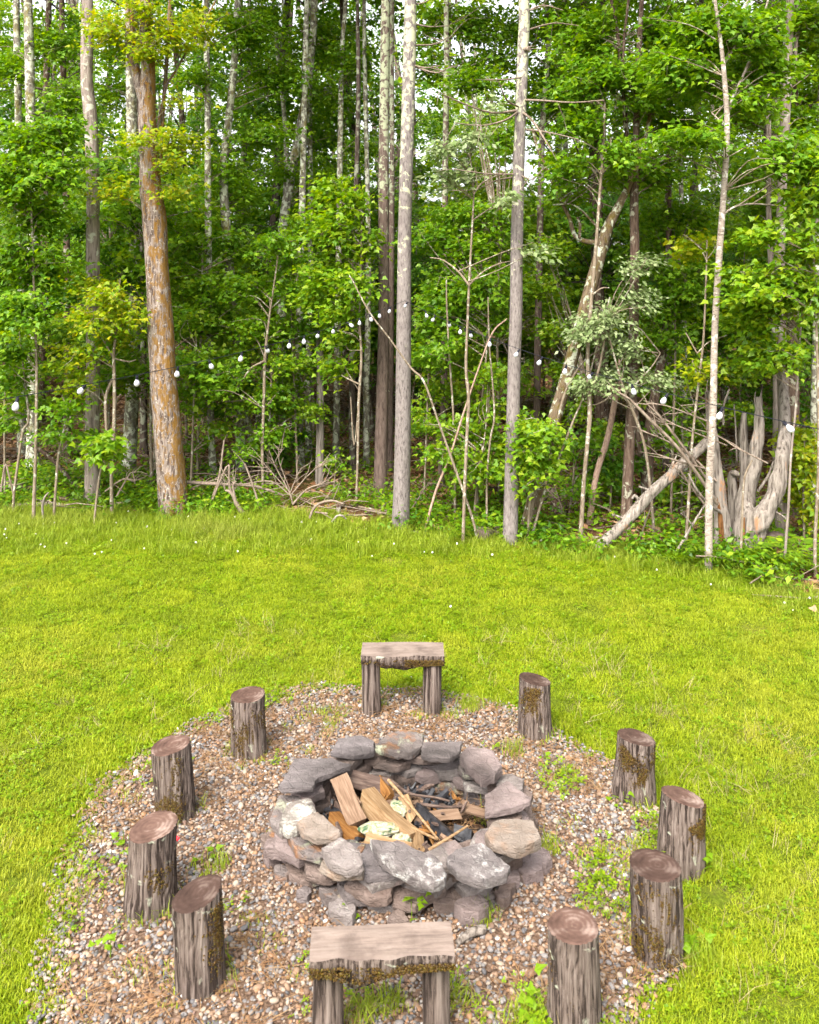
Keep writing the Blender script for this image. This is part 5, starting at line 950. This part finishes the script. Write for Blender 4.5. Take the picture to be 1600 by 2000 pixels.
gg = np.random.default_rng(88)
def chips(seed, m):
    q = np.random.default_rng(seed); pp = []
    for i in range(5):
        c = q.normal(0, .03, 3)*np.array([1, 1, .3]); a = q.uniform(0, 6.28); D = np.array([math.cos(a), math.sin(a), q.normal(0, .25)])*q.uniform(.015, .05)
        pp += tube([c-D, c+q.normal(0, .004, 3), c+D], np.array([.008, .012, .006])*q.uniform(.6, 1.3), 5, rough=.2, seed=seed+i)
    return source('chips', pp, [M[m]], False)
ra = gg.uniform(0, 6.28, 90); rq = np.sqrt(gg.random(90))*.44
scatter('charred_debris', np.stack([PC[0]+np.cos(ra)*rq, PC[1]+np.sin(ra)*rq*.85, gg.uniform(.05, .11, 90)], 1), [chips(1, 'char'), chips(2, 'char'), chips(3, 'fw_bark'), chips(4, 'fw_orange'), chips(5, 'fw_brown')], gg, 'charcoal, bark chips and ash debris in the fire pit', 'charred debris', .8, 1.5, .5)
# seedlings in the gravel
def seedling(label, px, py, s, seed, nlv=9):
    p = PZ(px, py, .02); g = np.random.default_rng(seed); root = empty('seedling', (p[0], p[1], .02), label, 'seedling', 'green seedlings in the gravel')
    mk('stem', tube([(0, 0, -.02), (.004, 0, s*.5), (.0, .004, s)], [.003, .0025, .0015], 5), M['fern'], root)
    for i in range(nlv):
        a = g.uniform(0, 6.28); C = np.array([[0, 0, s*(.35+.65*i/nlv)]]); H = np.array([[math.cos(a), math.sin(a), .25]])
        v, f = leaves(g, C, H, s*.25, 1, s*.62, MAPLE, .3, .2); mk('leaf', [(v, f, 0)], M['leaf_bright'], root, smooth=False)
for i, (label, px, py, s, n) in enumerate((('bright seedling against the front foot of the pit', 803, 1802, .13, 9), ('small seedling on the gravel left of the front bench corner', 676, 1782, .085, 6), ('tiny seedling in the gravel right of the pit front', 944, 1797, .06, 5),
                               ('bright seedling at the foot of the moss-patched stool', 1218, 1570, .09, 9), ('seedling at the foot of the moss-banded rightmost stool', 1375, 1700, .10, 10), ('leafy weed at the foot of the green-banded stool', 1348, 1870, .12, 12),
                               ('seedling on the gravel behind the right stones of the pit', 1062, 1490, .09, 7), ('weed half hidden left of the leftmost stool', 240, 1650, .10, 7), ('weed at the foot of the stool cut off by the bottom edge', 1040, 1985, .12, 12),
                               ('weed between the leftmost stool and the pit', 415, 1680, .09, 7), ('weed on the gravel at the lower left', 215, 1870, .10, 9))):
    seedling(label, px, py, s*.8, 60+i, n)

# ================================================================ GRASS, GRAVEL, LITTER (stuff)
def grassmat(name, cols, dry, patch=1.4, trans=.4, dryamt=.55):
    b = NB(name); r = b.n('NewGeometry', 8); o = b.n('ObjectInfo', 5); P = b.pos(obj=False)
    c = b.ramp(b.math('ADD', b.math('MULTIPLY', r, .6), b.math('MULTIPLY', o, .4)), [(i/(len(cols)-1), q) for i, q in enumerate(cols)])
    n1 = b.noise(P, patch, 4, .6); n2 = b.noise(P, patch*.37, 2)
    c = b.mix(b.math('MULTIPLY', b.ramp(n1, [(.48, 0.), (.64, 1.)]), .35), c, tuple(x*.75 for x in cols[0]))
    c = b.mix(b.math('MULTIPLY', b.ramp(n2, [(.5, 0.), (.68, 1.)]), dryamt), c, dry)
    return b.done(c, .5, spec=.25, trans=trans)
M['grass'] = grassmat('grass', [(.145, .225, .006), (.23, .315, .009), (.31, .37, .012), (.385, .405, .022)], (.42, .38, .045), dryamt=.4)
M['grass_tall'] = grassmat('grass_tall', [(.13, .21, .008), (.20, .28, .012), (.265, .33, .02), (.34, .38, .06)], (.34, .31, .09), dryamt=.35)
M['clover'] = leafmat('clover_leaf', [(.105, .195, .004), (.165, .265, .005), (.23, .32, .006)], .4)
M['straw'] = leafmat('dry_straw', [(.2, .15, .06), (.28, .22, .10), (.34, .28, .15)], .2)
b = NB('clover_bloom'); M['bloom'] = b.done((.6, .58, .54), .8)
def blades(g, n, rad, hlo, hhi, wd, bend=.5, lean=.35):
    V = []; Fc = []
    for i in range(n):
        a = g.uniform(0, 6.28); r = rad*math.sqrt(g.random()); b0 = np.array([math.cos(a)*r, math.sin(a)*r, -.005]); h = g.uniform(hlo, hhi)
        d = g.uniform(0, 6.28); D = np.array([math.cos(d), math.sin(d), 0]); S = np.array([-D[1], D[0], 0])*wd*g.uniform(.7, 1.3); ln = g.uniform(0, lean); bd = g.uniform(.1, bend)
        m = b0+np.array([0, 0, h*.55])+D*h*.55*ln; t = b0+np.array([0, 0, h*(1-.3*bd)])+D*h*(ln+bd); k = len(V)
        V += [b0-S, b0+S, m+S*.8, m-S*.8, t]; Fc += [(k, k+1, k+2, k+3), (k+3, k+2, k+4, k+4)]
    Fc = np.array(Fc); return [(np.array(V), Fc[0::2], 0), (np.array(V), Fc[1::2][:, :3], 0)]
g = np.random.default_rng(5)
TUFT = [source('grass_tuft', blades(g, 34, .075, .016, .045, .0022), [M['grass']], False) for _ in range(5)]
TALL = [source('tall_tuft', blades(g, 22, .08, .10, .30, .0026, .55, .3), [M['grass_tall']], False) for _ in range(4)]
MIDT = [source('mid_tuft', blades(g, 26, .08, .05, .13, .0026, .6, .4), [M['grass_tall']], False) for _ in range(3)]
STRAW = [source('straw_tuft', blades(g, 9, .05, .06, .15, .0012, .8, .8), [M['straw']], False) for _ in range(2)]
def clover_src(g, n=16, rad=.08, zz=(.02, .05), s=.016):
    V = []; Fc = []
    for i in range(n):
        a = g.uniform(0, 6.28); r = rad*math.sqrt(g.random()); c = np.array([math.cos(a)*r, math.sin(a)*r, g.uniform(*zz)]); t0 = g.uniform(0, 6.28); tl = g.normal(0, .35, 2)
        for q in range(3):
            t = t0+q*2.094; D = np.array([math.cos(t), math.sin(t), tl[0]*math.cos(t)+tl[1]*math.sin(t)]); S = np.array([-math.sin(t), math.cos(t), 0]); k = len(V)
            V += [c, c+D*s*.6+S*s*.45, c+D*s, c+D*s*.6-S*s*.45]; Fc.append((k, k+3, k+2, k+1))
    return [(np.array(V), np.array(Fc), 0)]
CLOV = [source('clover_patch', clover_src(g), [M['clover']], False) for _ in range(4)]
def ball(r, z, g):
    n = 14; P = nrm(g.normal(size=(n, 3)))*r*.55+np.array([0, 0, z]); return [(*tufts(P, r*.6, g), 0)]
BLOOM = [source('clover_bloom', ball(.010, .055, g), [M['bloom']]) for _ in range(2)]
def pts_in(n, x0, x1, y0, y1, keep, z=lambda x, y: 0*x):
    x = g.uniform(x0, x1, n); y = g.uniform(y0, y1, n); k = keep(x, y); x, y = x[k], y[k]; return np.stack([x, y, z(x, y)], 1)
def rad_gc(x, y):
    a = np.arctan2(y-GC[1], x-GC[0]); return np.hypot(x-GC[0], y-GC[1])/ring_r(a), a
def lawnkeep(x, y): return (y < edge(x)+.1) & (rad_gc(x, y)[0] > 1.0-.06*g.random(len(x))) & (np.abs(x) < y*.56+1.6)
lz = lambda x, y: .012*np.sin(x*1.1)*np.sin(y*.9)
PATCH = [source('grass_patch', blades(g, 1300, .21, .014, .040, .0022, .8, .6), [M['grass']], False) for _ in range(5)]
gx, gy = np.meshgrid(np.arange(-8.5, 8, .27), np.arange(1.6, 12.6, .27)); gx = gx.ravel()+g.uniform(-.07, .07, gx.size); gy = gy.ravel()+g.uniform(-.07, .07, gy.size)
k = (gy < edge(gx)) & (rad_gc(gx, gy)[0] > 1.10) & (np.abs(gx) < gy*.56+1.6)
scatter('lawn_grass', np.stack([gx, gy, lz(gx, gy)], 1)[k], PATCH, g, 'short mown yellow-green grass of the lawn', 'grass', .95, 1.1, .05)
P = pts_in(9000, -2.6, 2.4, 2.4, 7.4, lambda x, y: (rad_gc(x, y)[0] > 1.0-.07*g.random(len(x))) & (rad_gc(x, y)[0] < 1.16), lz)
scatter('lawn_rim_grass', P, TUFT, g, 'ragged grass where the lawn meets the gravel', 'grass', .75, 1.35, .12)
cn = lambda x, y: nz(np.stack([x, y], 1), 14, 2.4)
P = pts_in(26000, -8.5, 8, 1.6, 12.4, lambda x, y: lawnkeep(x, y) & ((g.random(len(x)) < .26+.3*(cn(x, y) > .25)) | ((y > mow(x)-.1) & (g.random(len(x)) < .75))), lz)
scatter('clover_leaves', P, CLOV, g, 'patches of green clover leaves in the lawn', 'clover', .55, 1.0, .15)
P = pts_in(1300, -8.5, 7, 2.5, 12.3, lambda x, y: lawnkeep(x, y) & ((cn(x, y) > .45) & (g.random(len(x)) < .4) | (y > mow(x)-.1) & (g.random(len(x)) < .55)), lz)
scatter('clover_flowers', P, BLOOM, g, 'small white clover flowers dotted over the lawn edge', 'clover flowers', .7, 1.3, .2)
P = pts_in(30000, -9, 8, 2, 13.2, lambda x, y: (y > mow(x)) & (y < edge(x)+.45) & (g.random(len(x)) < .35+.65*np.clip((y-mow(x))/(edge(x)-mow(x)), 0, 1)), lz)
scatter('rough_grass', P, MIDT, g, 'rough unmown grass along the wood', 'grass', .8, 1.4, .15)
P = pts_in(16000, -9, 8, 2, 13.4, lambda x, y: (y > edge(x)-.75*(1.3-.15*x).clip(.4, 1.8)) & (y < edge(x)+.35) & (g.random(len(x)) < .30+.35*(x < 0)), lz)
scatter('tall_grass', P, TALL, g, 'tall wispy grass fringe at the foot of the trees', 'grass', .45, .95, .12)
P = pts_in(1800, -3, 3.2, 2.2, 8, lambda x, y: (y < 8) & (rad_gc(x, y)[0] > .78) & (rad_gc(x, y)[0] < 1.9) & (g.random(len(x)) < np.where(x > .6, .5, .16)), lz)
scatter('dry_straw', P, STRAW, g, 'dry straw stalks among grass and gravel', 'straw', .6, 1.3, .4)
# grass creeping into the gravel: mostly on the right and along the rim, little elsewhere
def creep(x, y):
    r, a = rad_gc(x, y); n = nz(np.stack([x, y], 1), 6, 6.5); wgt = .10*(r > .93)+.03+.26*(np.cos(a+.35) > .62)*(r > .70)
    return (r < 1.03) & (np.hypot(x-PC[0], y-PC[1]) > .86) & (n > -.1) & (g.random(len(x)) < wgt)
P = pts_in(9000, -2.2, 2.0, 2.9, 7, creep, lambda x, y: 0*x+.025)
scatter('gravel_grass', P, TUFT+CLOV, g, 'grass and clover creeping into the gravel', 'grass', .7, 1.3, .2)
P = np.array([[*PZ(px+g.normal(0, 11), py+g.normal(0, 5), .02)[:2], .02] for px, py, n in ((490, 1478, 9), (645, 1425, 6), (660, 1400, 6), (925, 1380, 10), (1065, 1660, 12), (940, 1800, 8), (1245, 1560, 9), (1390, 1705, 8), (820, 1395, 6), (1365, 1880, 12), (1040, 1990, 10), (760, 1965, 10), (700, 1990, 8), (890, 1955, 9), (545, 1635, 6), (420, 1700, 5), (950, 1610, 6), (735, 1385, 6), (270, 1740, 6), (1000, 1470, 5), (880, 1400, 8)) for _ in range(n)]+[[*(PZ(st[1], st[2], .02)[:2]+(st[5]*.5*PZ(st[1], st[2], .02)[1]/F+.015)*np.array([math.cos(q), math.sin(q)])), .02] for st in STOOLS for q in g.uniform(0, 6.28, 7)])  # weeds, plus tufts added round each stool foot in place of contact shadow
scatter('weed_tufts', P, MIDT+TUFT, g, 'small green weed tufts sprouting from the gravel', 'weeds', .6, 1.1, .2)

b = NB('pebble'); o = b.n('ObjectInfo', 5); v = b.pos(); n1 = b.noise(v, 60, 3)
c = b.ramp(o, [(0, (.20, .115, .07)), (.14, (.33, .20, .12)), (.28, (.21, .19, .185)), (.42, (.44, .33, .24)), (.55, (.13, .125, .13)), (.66, (.40, .21, .10)), (.76, (.30, .275, .265)), (.86, (.45, .36, .28)), (.94, (.24, .14, .10)), (.975, (.66, .61, .56))], 'CONSTANT')
c = b.mix(b.math('MULTIPLY', n1, .6), c, (.055, .045, .04)); c = b.n('HueSaturation', Color=c, Saturation=.95, Value=.78); M['pebble'] = b.done(c, .65, n1, .2, .003, .3)
def pebble_src(seed):
    q = np.random.default_rng(seed); import bmesh
    bm = bmesh.new(); bmesh.ops.create_icosphere(bm, subdivisions=2, radius=1); V = np.array([v.co[:] for v in bm.verts]); Fc = np.array([[v.index for v in f.verts] for f in bm.faces]); bm.free()
    V = V*(1+.18*nz(V, seed, 1.8))[:, None]*np.array([q.uniform(.8, 1.3), q.uniform(.7, 1.0), q.uniform(.45, .75)])*.011; return source('pebble', [(V, Fc, 0)], [M['pebble']])
PEB = [pebble_src(70+k) for k in range(8)]
def gz_(x, y): return .022+g.uniform(-.003, .008, len(x))
P = pts_in(62000, -2.2, 2.0, 2.9, 6.9, lambda x, y: (rad_gc(x, y)[0] < 1.01+.05*g.random(len(x))) & (np.hypot(x-PC[0], y-PC[1]) > .58), gz_)
scatter('gravel', P, PEB, g, 'loose gravel of mixed grey, tan and rusty pebbles', 'gravel', .45, 1.15, .3)
P = pts_in(2600, -2.2, 2.0, 2.9, 6.9, lambda x, y: (rad_gc(x, y)[0] < 1.0) & (np.hypot(x-PC[0], y-PC[1]) > .8), lambda x, y: 0*x+.03)
scatter('coarse_gravel', P, PEB, g, 'larger pebbles lying on the gravel', 'gravel', 1.2, 1.8, .3)
def needles(seed, n=8):
    q = np.random.default_rng(seed); V = []; Fc = []
    for i in range(n):
        a = q.uniform(0, 3.14); c = np.array([*q.normal(0, .03, 2), q.uniform(0, .008)]); D = np.array([math.cos(a), math.sin(a), q.normal(0, .1)])*q.uniform(.02, .05); S = np.array([-D[1], D[0], 0]); S = S/np.linalg.norm(S)*.0011; k = len(V)
        V += [c-D-S, c-D+S, c+D+S, c+D-S]; Fc.append((k, k+1, k+2, k+3))
    return source('needle_clump', [(np.array(V), np.array(Fc), 0)], [M['dry_needle']], False)
M['dry_needle'] = leafmat('dry_needle', [(.13, .06, .025), (.21, .11, .05), (.28, .18, .09)], .1)
NDL = [needles(k) for k in range(4)]
P = pts_in(1900, -2.2, 2.0, 2.9, 6.9, lambda x, y: (rad_gc(x, y)[0] < 1.02) & (nz(np.stack([x, y], 1), 19, 3.5) > -.15) & ((np.hypot(x-PC[0], y-PC[1]) > .75) | (g.random(len(x)) < .6)), lambda x, y: np.where(np.hypot(x-PC[0], y-PC[1]) < .52, .07, .034))
P = P[(np.hypot(P[:, 0]-PC[0], P[:, 1]-PC[1]) > .76) | (np.hypot(P[:, 0]-PC[0], P[:, 1]-PC[1]) < .5)]
scatter('pine_needle_litter', P, NDL, g, 'rusty pine needles strewn over the gravel and pit', 'pine needles', .8, 1.4, .15)
# forest floor litter and low plants
M['dead_leaf'] = leafmat('dead_leaf', [(.09, .04, .018), (.17, .08, .035), (.26, .14, .07), (.34, .22, .13)], .1)
def litter(seed):
    q = np.random.default_rng(seed); n = 16; C = np.stack([q.normal(0, .14, n), q.normal(0, .14, n), q.uniform(0, .03, n)], 1); H = nrm(q.normal(size=(n, 3))*np.array([1, 1, .1])); return source('dead_leaves', [(*leaves(q, C, H, .03, 1, .085, MAPLE, .5, 0), 0)], [M['dead_leaf']], False)
LIT = [litter(k) for k in range(4)]
P = pts_in(9000, -16, 16, 5, 28, lambda x, y: (y > edge(x)+.15) & (np.abs(x) < y*.62), lambda x, y: hf(x, y)+.005)
scatter('leaf_litter', P, LIT, g, 'brown dead leaves covering the forest floor', 'leaf litter', .8, 1.3, .15)
def lowplant(seed, m):
    q = np.random.default_rng(seed); n = 12; C = np.stack([q.normal(0, .09, n), q.normal(0, .09, n), q.uniform(.03, .2, n)], 1); H = nrm(q.normal(size=(n, 3))*np.array([1, 1, .2])); return source('low_plant', [(*leaves(q, C, H, .07, 3, .06, OVATE, .5, .2), 0)], [M[m]], False)
LOWP = [lowplant(k, m) for k, m in enumerate(('leaf_bright', 'leaf_mid', 'leaf_bright', 'leaf_deep'))]
P = pts_in(26000, -12, 12, 5, 20, lambda x, y: (y > edge(x)-.1) & (np.abs(x) < y*.6) & (g.random(len(x)) < np.exp(-np.abs(y-edge(x))/1.3)*1.0+.06) & (nz(np.stack([x, y], 1), 23, 2.2) > -.2), lambda x, y: hf(x, y))
scatter('undergrowth', P, LOWP, g, 'low green plants carpeting the edge of the forest floor', 'undergrowth', .7, 1.5, .15)
TWG = []
for k in range(3):
    q = np.random.default_rng(40+k); pp = []
    for i in range(5):
        c = np.array([*q.normal(0, .25, 2), .02]); a = q.uniform(0, 6.28); D = np.array([math.cos(a), math.sin(a), q.normal(.08, .12)])*q.uniform(.15, .45); pp += tube([c-D, c+q.normal(0, .03, 3), c+D], [.006, .008, .004], 4, cap=False)
    TWG.append(source('twigs', pp, [M['twig_dead']]))
P = pts_in(900, -12, 12, 8, 20, lambda x, y: (y > edge(x)+.2) & (np.abs(x) < y*.6), lambda x, y: hf(x, y)+.03)
scatter('twig_litter', P, TWG, g, 'small dead twigs strewn over the forest floor', 'twigs', .7, 1.4, .2)
